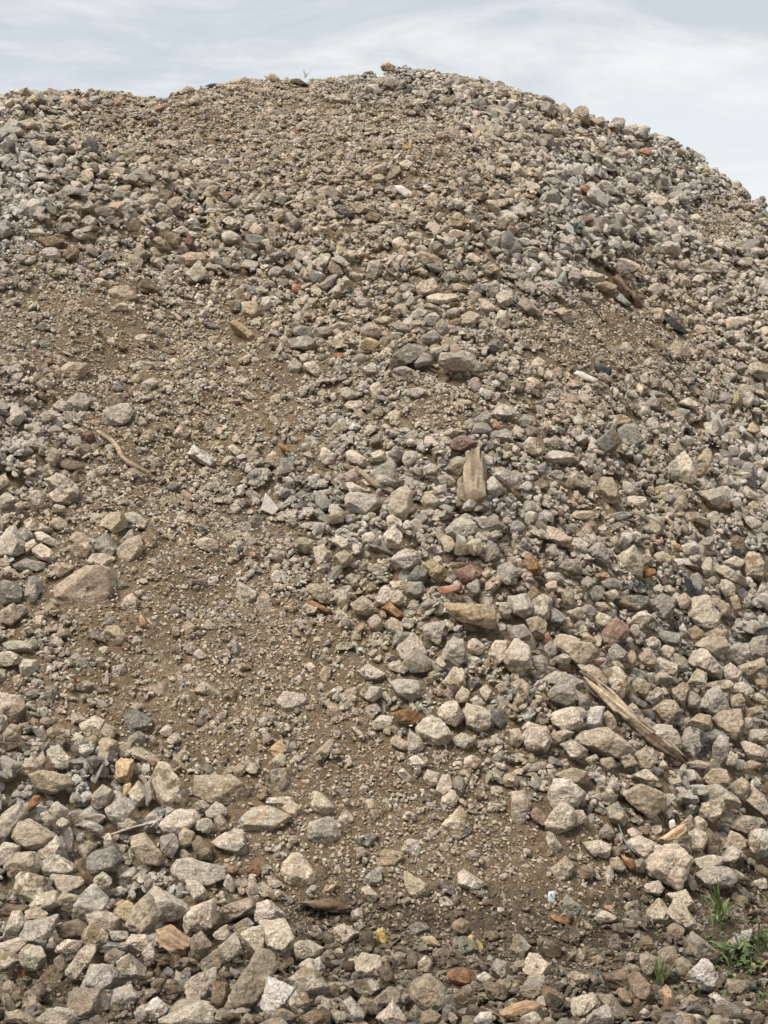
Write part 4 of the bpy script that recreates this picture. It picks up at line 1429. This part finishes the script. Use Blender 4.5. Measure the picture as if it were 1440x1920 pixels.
for k, i in enumerate(order):
    P = PIECES[i]
    tone = P['tone']; kind = tone[0] if tone[0] in 'WKPTC' else 's'
    poly = P['poly']
    ext = poly.max(0) - poly.min(0)
    mp = min(ext)
    scale0 = 2 * T / 1920
    p0 = march(P['cx'], P['cy'])
    rad = 0.5 * mp * scale0 * p0[1]
    thin = kind in 'TP' or tone == 'c'
    thick = rad * (0.35 if kind in 'TP' else R.uniform(.8, 1.15))
    f = float(fines(np.array([P['cx']]), np.array([P['cy']]))[0])
    off = min(rad, .12) * (.42 if kind == 's' else .3) * (1 - .5 * f) + 0.018 + (1 - f) * 0.06
    sunk = bool(P['label']) and ('half-buried' in P['short'] or 'sunken' in P['short'])
    if sunk: off, thick = .03, rad * .6
    c = march(P['cx'], P['cy'], off / CBETA)
    if P['short'] == 'summit stone': c[2] += .012
    pm = scale0 * c[1]
    pm *= 1.07 if P['area'] < 2500 else 1.03
    poly2 = np.stack([(poly[:, 0] - P['cx']) * pm, -(poly[:, 1] - P['cy']) * pm], -1)
    level = 4 if i in solo or (kind != 's' and P['area'] > 500) else 2
    p, F, ns = chip(poly2, thick, 1000 + i, level, thin, 70 if (kind in 'KT' or tone == 'c') else R.choice((30, 60, 90, 130)),
                    {'s': .065, 'K': .03, 'T': .006, 'P': .05, 'W': .05, 'C': .16}[kind] * (.35 if tone == 'c' else 1), grain=kind == 'W')
    base = np.array(TONE[tone]) * R.uniform(.9, 1.1) * np.array([R.uniform(.97, 1.03), 1, R.uniform(.95, 1.05)])
    mo = float(moist(np.array([P['cx']]), np.array([P['cy']]))[0])
    if tone in 'ptlg' and mo > .6: base = base * (0.95 if tone in 'pl' else .66)
    col = base * (1 + (.55 if kind == 'W' else .18) * ns[:, None])
    style = R.random()
    if kind == 's' and tone not in 'S':
        ax = np.array([R.gauss(0, .5), R.gauss(0, .5), 1.0]); ax /= np.linalg.norm(ax)
        if style < .3:            # layered rock
            bands = np.sin((p @ ax) / rad * R.uniform(7, 15) + 2.5 * fbm(p / rad * 1.3, i % 41, 2))
            col = col * (1 + R.uniform(.06, .16) * bands[:, None])
        elif style < .6:          # old mortar or mud caked on in patches
            pm_ = np.clip((fbm(p / rad * 1.2, i % 37, 4, .6) - .12) * 5, 0, 1)[:, None]
            col = col * (1 - pm_) + pm_ * np.array(R.choice(((.50, .455, .37), (.24, .175, .11), (.30, .27, .225), (.33, .25, .16))))
        elif style < .75:         # coarse aggregate showing on a broken face
            ag = vnoise(p / rad * 6.0, i % 29)
            col = np.where((ag > .35)[:, None], col * .72, np.where((ag < -.45)[:, None], col * 1.2, col))
    if tone == 'S':
        col = np.where(((p[:, 0] > -0.01) & (fbm(p * 22, 77, 2) > -.35))[:, None], np.array((.07, .07, .075)), col)
    if tone == 'g' or tone == 'l' or tone == 'd':
        vein = np.abs(fbm(p / rad * 1.1, i % 53, 3)) < .045
        col = np.where(vein[:, None], np.array((.40, .37, .31)), col)
    if kind == 'T': col = np.where((p[:, 1] < -0.2 * thick)[:, None], base, base * np.array((.8, .72, .6)))
    col = np.clip(col, .008, .8)
    mask_poly(poly, .93)
    occupy(c[0], c[1] + off * .6, rad * 1.05, off, off + rad * .7)
    big_r = 0.5 * max(ext) * pm
    if big_r > 1.35 * rad:                     # long pieces also claim their ends
        vv = poly2 - poly2.mean(0)
        e = np.linalg.eigh(vv.T @ vv)[1][:, 1]
        for s in (-1, 1):
            u = e * s * (big_r - rad)
            occupy(c[0] + u[0], c[1] + off * .6 + u[1] * .6, rad * .9, off * .7, off + rad * .5)
    if kind == 's' and i not in solo:
        EXTRA.append((p + c, F, col)); continue
    if kind == 's':
        name, cat, grp, mat = 'stone', 'stone', 'stones lying on the rubble heap', M_STONE
    else:
        name, cat, grp, mat = NAMES[kind]
    noun = {'stone': 'stone', 'wood_chunk': 'piece of wood', 'brick_fragment': 'brick fragment', 'plastic_scrap': 'scrap', 'tile_shard': 'tile shard', 'soil_clod': 'clod'}[name]
    o = link(name, mesh_from(name, p, F, col, mat, True), None, c)
    tag(o, P['label'] or auto_label(P, noun), cat, grp)
# ------------------------------------------------------------------ sticks, log, stump, root, cable
def tube(pts, rads, sides=16, seed=1, groove=.12, steps=60, taper_tip=False):
    pts = np.array(pts, float); rads = np.array(rads, float)
    t = np.linspace(0, 1, len(pts)); s = np.linspace(0, 1, steps)
    # smooth centre line
    def cr(a):
        out = []
        for u in s:
            k = min(int(u * (len(a) - 1)), len(a) - 2); f = u * (len(a) - 1) - k
            p0, p1, p2, p3 = a[max(k - 1, 0)], a[k], a[k + 1], a[min(k + 2, len(a) - 1)]
            out.append(.5 * (2 * p1 + (p2 - p0) * f + (2 * p0 - 5 * p1 + 4 * p2 - p3) * f * f + (3 * p1 - p0 - 3 * p2 + p3) * f ** 3))
        return np.array(out)
    c = cr(pts); r = np.interp(s, t, rads)
    tan = np.gradient(c, axis=0); tan /= np.linalg.norm(tan, axis=1, keepdims=True)
    up = np.array([0, -.3, 1.0])
    a = np.cross(tan, up); a /= np.linalg.norm(a, axis=1, keepdims=True)
    b = np.cross(a, tan)
    th = np.linspace(0, 2 * math.pi, sides, endpoint=False)
    L = np.concatenate([[0], np.cumsum(np.linalg.norm(np.diff(c, axis=0), axis=1))])
    q = np.stack([np.cos(th)[None, :] * 2.2 + 0 * s[:, None], np.sin(th)[None, :] * 2.2 + 0 * s[:, None], L[:, None] * 2.2 / max(r.mean() * 4, 1e-4) + 0 * th[None]], -1).reshape(-1, 3)
    q2 = q * np.array([1.6, 1.6, .35])
    n = fbm(q2, seed, 3).reshape(steps, sides); lump = vnoise(q * .5, seed + 9).reshape(steps, sides)
    rad = r[:, None] * (1 + groove * n + .12 * lump)
    v = c[:, None] + rad[..., None] * (np.cos(th)[None, :, None] * a[:, None] + np.sin(th)[None, :, None] * b[:, None])
    v = v.reshape(-1, 3)
    idx = np.arange(steps * sides).reshape(steps, sides)
    f = np.stack([idx[:-1], np.roll(idx, -1, 1)[:-1], np.roll(idx, -1, 1)[1:], idx[1:]], -1).reshape(-1, 4)
    v = np.concatenate([v, c[:1] - tan[:1] * r[0] * .1, c[-1:] + tan[-1:] * r[-1] * .3])
    k0, k1 = len(v) - 2, len(v) - 1
    caps = [(k0, idx[0, (j + 1) % sides], idx[0, j], idx[0, j]) for j in range(sides)] + [(k1, idx[-1, j], idx[-1, (j + 1) % sides], idx[-1, (j + 1) % sides]) for j in range(sides)]
    tri = np.concatenate([f[:, [0, 1, 2]], f[:, [0, 2, 3]], np.array(caps)[:, :3]])
    return v, tri, np.concatenate([n.ravel(), [0, 0]]), np.concatenate([np.repeat(s, sides), [0, 1]])
def stick(name, label, cat, tile, px, w, col, off, sides=14, steps=50, groove=.12, group=None, dark=None, seed=3, straight=0.0, extra=()):
    pts, rd = [], []
    for (x, y), ww in zip(px, w):
        gx, gy = tile[0] + x / 3, tile[1] + y / 3
        P0 = march(gx, gy)
        rr = ww / 6 * 2 * T / 1920 * P0[1]
        pts.append(march(gx, gy, (off + rr * .6) / CBETA)); rd.append(rr)
    pts = np.array(pts)
    ls = np.linspace(0, 1, len(pts))[:, None]
    pts = pts * (1 - straight) + straight * (pts[0] + (pts[-1] - pts[0]) * ls)
    for k in range(len(px) - 1):
        A, B = np.array([tile[0] + px[k][0] / 3, tile[1] + px[k][1] / 3]), np.array([tile[0] + px[k + 1][0] / 3, tile[1] + px[k + 1][1] / 3])
        n = np.array([-(B - A)[1], (B - A)[0]]) / np.linalg.norm(B - A)
        wa, wb = w[k] / 6, w[k + 1] / 6
        mask_poly(np.array([A - n * wa, B - n * wb, B + n * wb, A + n * wa]), 1.0)
    v, f, n, s = tube(pts, rd, sides, seed, groove, steps)
    for j, (a, b, side, wd) in enumerate(extra):       # splinters and strips of bark along the wood
        dirv = (pts[-1] - pts[0]) / np.linalg.norm(pts[-1] - pts[0])
        sd = np.cross(dirv, (0, -.75, .66)); sd /= np.linalg.norm(sd)
        rm = max(rd)
        q0, q1 = pts[0] + (pts[-1] - pts[0]) * a, pts[0] + (pts[-1] - pts[0]) * b
        mid_ = (q0 + q1) / 2 + np.array([0, -.6, .5]) * rm * .4
        sp = [q + sd * side * rm + np.array([0, -.75, .66]) * rm * .62 for q in (q0, mid_, q1)]
        ev, ef, en, es = tube(sp, [rm * wd * .6, rm * wd, rm * .04], 8, seed + 40 + j, .3, 24)
        f = np.concatenate([f, ef + len(v)]); v = np.concatenate([v, ev])
        n = np.concatenate([n, en - (.5 if side > 0 else 0)]); s = np.concatenate([s, np.full(len(es), .9 if side > 0 else 0.)])
    c0 = v.mean(0)
    col = np.array(col) * (1 + (1.0 if 'log' in name else .55) * n[:, None])
    if dark is not None:
        msk = fbm((v - c0) * np.array([14, 14, 14]), seed + 5, 3) + dark[0] * (s - dark[1]) > .32
        col = np.where(msk[:, None], np.array((.085, .052, .032)) * (1 + .3 * n[:, None]), col)
    o = link(name, mesh_from(name, v - c0, f, np.clip(col, .01, .8), M_WOOD, True), None, c0)
    return tag(o, label, cat, group)
TF, TG, TH, TA, TD, TL, TB, TI = (960, 960), (0, 480), (480, 480), (0, 1440), (0, 960), (960, 100), (480, 1440), (960, 480)
stick('driftwood_log', 'long bleached driftwood log with dark bark and a splintered pointed tip', 'log', TF,
      [(415, 925), (470, 1000), (560, 1090), (650, 1170), (740, 1250), (830, 1325), (905, 1375), (975, 1408)], [56, 66, 68, 72, 78, 84, 54, 8], (.34, .265, .185), .085, 34, 110, .34, None, (1.0, .45), 21, .65, ((.0, .45, -.25, .30), (.25, .72, .45, .26), (.5, .93, .55, .34), (.62, 1.02, -.2, .24), (.55, .9, .1, .2), (-.05, .2, .35, .3)))
stick('twig', 'curved grey-brown twig lying on bare fines', 'twig', TG, [(550, 985), (640, 1050), (685, 1125), (745, 1175), (838, 1222)], [22, 28, 30, 32, 24], (.31, .235, .155), .05, 10, 40, .1, 'twigs on the heap')
stick('branch', 'dark broken stick, lower and darker of the two side by side', 'branch', TH, [(325, 1200), (420, 1262), (515, 1318)], [26, 40, 22], (.12, .085, .055), .03, 12, 40, .2, 'twigs on the heap', None, 5)
stick('branch', 'grey-brown bent stick, upper one of the two side by side', 'branch', TH, [(495, 1178), (585, 1212), (670, 1280), (770, 1325)], [26, 34, 38, 30], (.24, .175, .115), .035, 12, 40, .16, 'twigs on the heap', None, 6)
stick('twig', 'straight pale grey twig resting across cobbles', 'twig', TA, [(575, 392), (680, 355), (780, 325), (880, 306)], [10, 12, 12, 8], (.42, .39, .34), .075, 8, 30, .06, 'twigs on the heap', None, 7)
stick('root', 'bent tan root with an elbow, sticking out near the falling skyline', 'root', TL, [(300, 478), (370, 487), (432, 492), (455, 545), (480, 585), (532, 608)], [14, 18, 34, 44, 48, 50], (.38, .29, .19), .05, 14, 50, .14, None, None, 8)
stick('twig', 'short crooked root piece below an orange chip', 'twig', TD, [(815, 565), (835, 610), (865, 640), (905, 655)], [10, 14, 14, 10], (.36, .29, .20), .01, 8, 30, .1, 'twigs on the heap', None, 9)
stick('twig', 'pale curled root strand on the bare fines', 'twig', TD, [(1175, 780), (1205, 835), (1235, 865), (1230, 912)], [8, 10, 10, 8], (.42, .35, .26), .012, 8, 30, .1, 'twigs on the heap', None, 10)
stick('twig', 'thin dark grey twig on moist soil at the foot', 'twig', TB, [(760, 1105), (850, 1122), (930, 1148)], [9, 11, 7], (.20, .17, .14), .012, 8, 24, .1, 'twigs on the heap', None, 11)
stick('twig', 'thin dark rod standing beside the wide sunken slab', 'twig', TG, [(758, 232), (764, 190), (772, 130)], [8, 9, 8], (.07, .06, .05), .03, 8, 20, .05, 'twigs on the heap', None, 12)
stick('cord', 'thin blue-green cord hanging over stones', 'cord', (960, 1440), [(597, 310), (615, 360), (640, 420), (690, 475)], [5, 6, 6, 5], (.16, .26, .25), .06, 8, 30, .03, None, None, 13)
# stump: a broken end of trunk, vertical grain
def stump():
    px = [(1235, 1120), (1222, 1240), (1205, 1385)]
    pts, rd = [], []
    for (x, y), ww in zip(px, (92, 140, 172)):
        gx, gy = 480 + x / 3, 480 + y / 3
        P0 = march(gx, gy)
        rr = ww / 6 * 2 * T / 1920 * P0[1]
        pts.append(march(gx, gy, (.04 + rr * .55) / CBETA)); rd.append(rr)
    v, f, n, s = tube(pts, rd, 40, 33, 0.42, 60)
    mask_poly(np.array([(875, 950), (893, 895), (900, 855), (918, 855), (915, 950)]), 1.0)
    c0 = v.mean(0)
    col = np.array((.25, .19, .13)) * (1 + 1.0 * n[:, None])
    o = link('tree_stump', mesh_from('tree_stump', v - c0, f, np.clip(col, .015, .7), M_WOOD, True), None, c0)
    tag(o, 'cracked weathered tree stump with deep vertical grain among grey stones', 'stump')
stump()

PLANTS = [(1350, 1752, 30), (1385, 1815, 30), (1432, 1800, 22), (1408, 1832, 22), (1238, 1858, 14), (1350, 1700, 26), (1360, 1790, 26)]
for gx, gy, s in PLANTS:
    mask_poly(np.array([(gx + s * math.cos(a), gy + s * .8 * math.sin(a)) for a in np.linspace(0, 6.283, 11)[:-1]]), 1.0)
# ------------------------------------------------------------------ loose stones that nobody could list one by one
PROTO = {}
def proto_set(level, n, seed):
    rs = np.random.default_rng(seed)
    D, F = ICO[level]
    out = []
    for k in range(n):
        S = np.array([1.0, rs.uniform(.55, .95), rs.uniform(.28, .75)]) if k % 9 > 3 else np.array([1.15, rs.uniform(.45, .9), rs.uniform(.14, .32)])
        N = []
        while len(N) < 9:
            v = rs.normal(0, 1, 3); v /= np.linalg.norm(v)
            if all(v @ u < .72 for u in N): N.append(v)
        N = np.array(N)
        H = np.linalg.norm(N * S, axis=1) * rs.uniform(.45, .86, 9)
        d = D * S; d /= np.linalg.norm(d, axis=1, keepdims=True)
        q = np.concatenate([np.maximum(d @ N.T / H, 0), (np.linalg.norm(d / S, axis=1) * .9)[:, None]], 1)
        r = (q ** 90).sum(1) ** (-1 / 90)
        r = r / r.max() * rs.uniform(1.0, 1.1)
        p = d * r[:, None]
        p *= (1 + .045 * fbm(p * 2.2, k, 3))[:, None] if level > 0 else 1 + rs.uniform(-.2, .2, (len(p), 1))
        out.append(p)
    return np.array(out), F
def rotations(n, rs, nrm):
    # long side roughly in the slope's plane, flat side roughly along its normal, then a random tumble
    t = rs.normal(0, 1, (n, 3))
    a = np.cross(nrm, t); a /= np.linalg.norm(a, axis=1, keepdims=True)
    tumble = rs.normal(0, .55, (n, 3))
    c = nrm + tumble; c /= np.linalg.norm(c, axis=1, keepdims=True)
    a = a - (a * c).sum(1, keepdims=True) * c; a /= np.linalg.norm(a, axis=1, keepdims=True)
    b = np.cross(c, a)
    return np.stack([a, b, c], -1)
TN = ['p', 'l', 'g', 'd', 'd2', 't', 't2', 'b', 'w', 'r', 'y2', 'o', 'K']
TW = np.array([.28, .18, .14, .045, .025, .20, .05, .06, .015, .018,   .03, .004, .004]); TW /= TW.sum()
TC = np.array([TONE[t] for t in TN]); TC[-1] = (.27, .14, .09)
TNM = ['b', 'm', 't', 'g', 'p', 'd']
TWM = np.array([.32, .22, .2, .1, .08, .08])
TCM = np.array([TONE[t] for t in TNM]) * .72
def pick_colours(n, rs, mo, rad):
    k = rs.choice(len(TN), n, p=TW)
    k = np.where((k >= 9) & (k != 10) & (rad > .03), 0, k)      # red and rusty bits are small bits only
    c = TC[k]
    cm = TCM[rs.choice(len(TNM), n, p=TWM)]
    c = np.where((rs.random(n) < mo)[:, None], cm, c)
    return c * rs.uniform(.8, 1.16, (n, 1)) * rs.uniform(.96, 1.04, (n, 3))
def in_view_samples(n, rs, margin=0.45, ymax=12.6):
    x = rs.uniform(-3.6, 3.6, n * 2); y = rs.uniform(4.35, ymax, n * 2)
    ok = np.abs(x) < .2475 * y + margin
    return x[ok][:n], y[ok][:n]
rs = np.random.default_rng(77)
placed = []     # x, y, r, base
for r0, tries in ((.085, 500), (.066, 1600), (.052, 9000), (.041, 15000), (.032, 17000), (.0245, 30000), (.0185, 42000), (.014, 52000)):
    xx, yy = in_view_samples(tries, rs)
    zz_ = heap_z(xx, yy)
    px, py = to_px(xx, yy, zz_)
    fi = fines(px, py)
    rr = r0 * rs.uniform(.86, 1.16, len(xx))
    if r0 > .045: pr = np.clip(1 - 1.5 * fi, .0, 1)
    elif r0 > .03: pr = np.clip(1.05 - 1.15 * fi, np.where(py < 480, .22, .07), 1)
    elif r0 > .02: pr = np.clip(1.1 - 1.05 * fi, .12, 1)
    else: pr = np.clip(1.1 - .85 * fi, .25, 1)
    far = np.clip((yy - 5.2) / 6, 0, 1)
    pr = pr * np.where(r0 > .036, 1 - .18 * far, 1)
    if r0 < .02: pr = pr * np.where(fi > .45, .42, 1)
    pr = pr * (1 - .35 * moist(px, py))
    keep = rs.random(len(xx)) < pr
    rp = rr / yy / T * 960
    hits = sum(mask_at(px + rp * .75 * math.cos(a), py - rp * .25 + rp * .7 * math.sin(a)).astype(int) for a in np.linspace(0, 5.5, 8)) + 2 * mask_at(px, py - rp * .3)
    keep &= hits <= (1 if r0 > .03 else 3)
    lim = np.where(fi > .45, .012, .012 + (.5 * rr if r0 > .036 else .035) * (1 - fi))
    sink = .24 - .42 * np.clip(fi, 0, 1) * rs.random(len(xx))
    for x, y, r, l, sk in zip(xx[keep], yy[keep], rr[keep], lim[keep], sink[keep]):
        i0, i1, j0, j1 = occ_patch(x, y, r * .62, r * .62 * CBETA)
        if i1 <= i0 or j1 <= j0: continue
        w = OCC[i0:i1, j0:j1]
        m = float(w.mean())
        if m > l + .35 * r or w.max() > m + .8 * r + .01: continue
        base = .75 * m + .25 * float(w.max())
        off = base + r * sk
        placed.append((x, y, r, off))
        occupy(x, y, r * .95, base, off + r * .5)
# a bed of stones under the coarse bands, so that gaps look down on more stones
xx, yy = in_view_samples(26000, rs)
zz_ = heap_z(xx, yy); px, py = to_px(xx, yy, zz_)
keep = rs.random(len(xx)) < np.clip(1.15 - 1.7 * fines(px, py), 0, 1) * (1 - .7 * moist(px, py))
for x, y in zip(xx[keep], yy[keep]):
    q = rs.uniform(.016, .046)
    placed.append((x, y, q, rs.uniform(-.03, .006)))
placed = np.array(placed)
print('loose stones', len(placed))
def build_mass(name, pl, level, nproto, seed, mat, label, cat, extra=None, flatten=1.0):
    rs = np.random.default_rng(seed)
    vs, fs, cs, base = [], [], [], 0
    for lv, sel in level:
        q = pl[sel]
        n = len(q)
        if not n: continue
        PR, F = proto_set(lv, nproto, seed + lv)
        x, y, r, off = q.T
        z = heap_z(x, y) + .018
        nrm = normal(x, y)
        Rm = rotations(n, rs, nrm)
        idx = rs.integers(0, nproto, n)
        sc = r[:, None] * rs.uniform(.82, 1.2, (n, 3))
        P = PR[idx] * sc[:, None, :]
        P = np.einsum('nij,nkj->nki', Rm, P) + (np.stack([x, y, z], -1) + nrm * off[:, None])[:, None, :]
        px, py = to_px(x, y, z)
        col = pick_colours(n, rs, moist(px, py), r)
        fz = (np.clip(fines(px, py), 0, 1) * rs.random(n) ** .7)[:, None] * .5
        mo_ = moist(px, py)[:, None]
        col = col * (1 - fz) + fz * ((DRY * (1 - mo_) + WET * mo_) * 1.35)
        gz = np.clip(.62 + 1.1 * fbm(np.stack([px / 260, py / 200, 0 * px], -1), 91, 2) - fines(px, py), 0, 1)[:, None]
        gz = gz * (1 - mo_)
        lum = col.mean(1, keepdims=True)
        col = col * (1 - .6 * gz) + .6 * gz * lum * np.array((1.05, 1.02, .955))
        if lv == 0: col = np.minimum(col, .46) * .93
        m = PR.shape[1]
        vs.append(P.reshape(-1, 3)); cs.append(np.repeat(col, m, 0))
        fs.append((F[None] + (np.arange(n) * m)[:, None, None]).reshape(-1, 3) + base)
        base += n * m
    for p, F, c in (extra or []):
        vs.append(p); cs.append(c); fs.append(F + base); base += len(p)
    o = link(name, mesh_from(name, np.concatenate(vs), np.concatenate(fs), np.concatenate(cs), mat, False))
    tag(o, label, cat, kind='stuff')
    print(name, base)
    return o
R_ = placed[:, 2]
build_mass('loose_stones', placed, [(2, R_ > .029), (1, R_ <= .029)], 48, 300, M_STONE,
           'mass of smaller crushed stones of mixed grey, tan and cream covering the heap', 'stones', EXTRA)
# gravel between the stones
xx, yy = in_view_samples(300000, rs, .3, 12.2)
zz_ = heap_z(xx, yy); px, py = to_px(xx, yy, zz_)
fi = fines(px, py)
o_ = OCC[np.clip(((xx - X0) / CELL).astype(int), 0, OCC.shape[0] - 1), np.clip(((yy - Y0) / CELL).astype(int), 0, OCC.shape[1] - 1)]
rr = (.0036 + .0085 * rs.random(len(xx)) ** 2.4) * (yy / 6) ** .3
keep = (~mask_at(px, py - 2) | (rs.random(len(xx)) < .06)) & (o_ < .05) & (rs.random(len(xx)) < (.45 + .55 * fi) * np.clip(.85 + .5 * fbm(np.stack([xx * 3.5, yy * 2.2, 0 * xx], -1), 71, 3), .12, 1))
gr = np.stack([xx, yy, rr, np.minimum(o_, .05) * .8 + rr * .25], -1)[keep]
build_mass('gravel', gr, [(0, gr[:, 2] > 0)], 60, 500, M_FINE, 'fine gravel and grit lying between the stones of the heap', 'gravel')

# ------------------------------------------------------------------ weeds
def leaf(base, tip, width, droop, nseg=9, fold=.25, wave=0.0):
    base, tip = np.array(base, float), np.array(tip, float)
    s = np.linspace(0, 1, nseg)
    L = np.linalg.norm(tip - base)
    c = base + (tip - base) * s[:, None]
    c[:, 2] += droop * L * (4 * s * (1 - s)) * .5
    t = (tip - base) / L
    a = np.cross(t, (0, 0, 1)); a /= max(np.linalg.norm(a), 1e-6)
    up = np.cross(a, t)
    w = width * np.sin(np.pi * np.clip(s * .96 + .03, 0, 1)) ** .75 * (1 - .35 * s)
    w = w * (1 + wave * np.sin(s * 17))
    l, r = c + a * w[:, None] + up * (w * fold)[:, None], c - a * w[:, None] + up * (w * fold)[:, None]
    v = np.concatenate([l, c, r])
    f = []
    for k in range(nseg - 1):
        for o in (0, nseg):
            f += [(o + k, o + k + 1, o + nseg + k + 1), (o + k, o + nseg + k + 1, o + nseg + k)]
    return v, np.array(f)
def plant(name, label, cat, gx, gy, leaves, cols, group=None, stem=True, off=.0):
    rs = np.random.default_rng(int(gx + gy))
    p = march(gx, gy)
    p[2] = heap_z(p[0], p[1]) + .015 + off
    root = bpy.data.objects.new(name, None)
    scene.collection.objects.link(root); root.location = p
    tag(root, label, cat, group)
    vs, fs, cs, b = [], [], [], 0
    for args in leaves:
        v, f = leaf(*args)
        vs.append(v); fs.append(f + b); b += len(v)
        col = np.array(cols[rs.integers(len(cols))]) * rs.uniform(.8, 1.2)
        mid = np.zeros(len(v)); n3 = len(v) // 3; mid[n3:2 * n3] = 1
        cs.append(col * (1 + .35 * mid[:, None]))
    link('leaves', mesh_from('leaves', np.concatenate(vs), np.concatenate(fs), np.concatenate(cs), M_LEAF, True), root)
    if stem:
        sv, sf, sn, ss = tube([(0, 0, -.02), (.002, 0, .02), (0, .002, .05)], [.0035, .003, .0015], 8, 5, .05, 8)
        link('stem', mesh_from('stem', sv, sf, np.tile((.13, .15, .05), (len(sv), 1)), M_LEAF, True), root)
    return root
def spray(n, l0, l1, w, rise0, rise1, droop, seed, wave=0, a0=0, a1=6.28, tall=0, spread=.004):
    rs = np.random.default_rng(seed); out = []
    for k in range(n):
        th = rs.uniform(a0, a1); el = rs.uniform(rise0, rise1); L = rs.uniform(l0, l1)
        b = (rs.normal(0, spread), rs.normal(0, spread), rs.uniform(0, tall))
        t = (b[0] + L * math.cos(th) * math.cos(el), b[1] + L * math.sin(th) * math.cos(el), b[2] + L * math.sin(el))
        out.append((b, t, w * rs.uniform(.7, 1.2), droop * rs.uniform(.5, 1.3), 11, rs.uniform(.1, .4), wave))
    return out
G1 = [(.085, .135, .036), (.065, .108, .028), (.12, .145, .05)]
G2 = [(.065, .105, .035), (.085, .122, .042), (.052, .085, .028), (.14, .13, .055)]
plant('weed', 'tall green weed with long narrow serrated leaves in bare brown soil', 'weed', 1350, 1752,
      spray(24, .03, .14, .0052, .2, 1.5, .35, 3, .25, 0, 6.28, .07, .010) + [((0, 0, .05), (-.055, -.02, .185), .0075, .12, 13, .2, .3), ((0, 0, .04), (-.03, -.02, .17), .007, .1, 13, .2, .3), ((0, 0, .04), (.05, -.02, .11), .010, .2, 13, .2, .3)], G1)
plant('weed', 'broad-leaved weed with spreading oval leaves beside the round pitted stone', 'weed', 1385, 1815,
      spray(46, .02, .075, .010, -.1, 1.1, .5, 5, .15, 0, 6.28, .05, .032) + spray(10, .06, .12, .010, .05, .6, .35, 6, .15, 2.4, 4.2, .04, .02), G2)
plant('weed', 'bushy weed at the edge of the picture with dark narrow leaves', 'weed', 1432, 1800,
      spray(34, .03, .11, .006, .2, 1.4, .3, 8, .15, 0, 6.28, .05, .025), G2)
plant('weed', 'low dark weed sprouting between two fallen stones below the tall weed', 'weed', 1408, 1832,
      spray(26, .015, .055, .008, -.1, 1.0, .4, 9, .15, 0, 6.28, .02, .022), G2)
plant('grass_tuft', 'thin green grass tuft by the upright reddish wood stick', 'grass', 1238, 1858,
      spray(34, .06, .13, .0022, .8, 1.5, .2, 11, 0), [(.13, .19, .06), (.17, .21, .09)], None, False)
plant('grass_tuft', 'short pale grass strands beside the dark soil clod on the skyline', 'grass', 572, 158,
      spray(9, .04, .10, .002, .2, 1.3, .35, 12, 0), [(.22, .18, .08), (.14, .11, .06)], None, False, .05)
for k, (gx, gy) in enumerate([(1325, 1860), (1402, 1885), (1412, 1862), (1318, 1905), (1430, 1890), (1270, 1875), (1165, 1813), (1300, 1806), (1385, 1905), (1350, 1890), (1290, 1830), (1420, 1905), (1375, 1850), (1340, 1835), (1225, 1880), (1300, 1880), (1410, 1740), (1330, 1775), (1365, 1740), (1250, 1905)]):
    plant('seedling', 'tiny green seedling with a few round leaves on moist soil', 'seedling', gx, gy,
          spray(7, .012, .034, .0075, .1, .9, .2, 40 + k), G2, 'seedlings at the foot of the heap', False, .012)
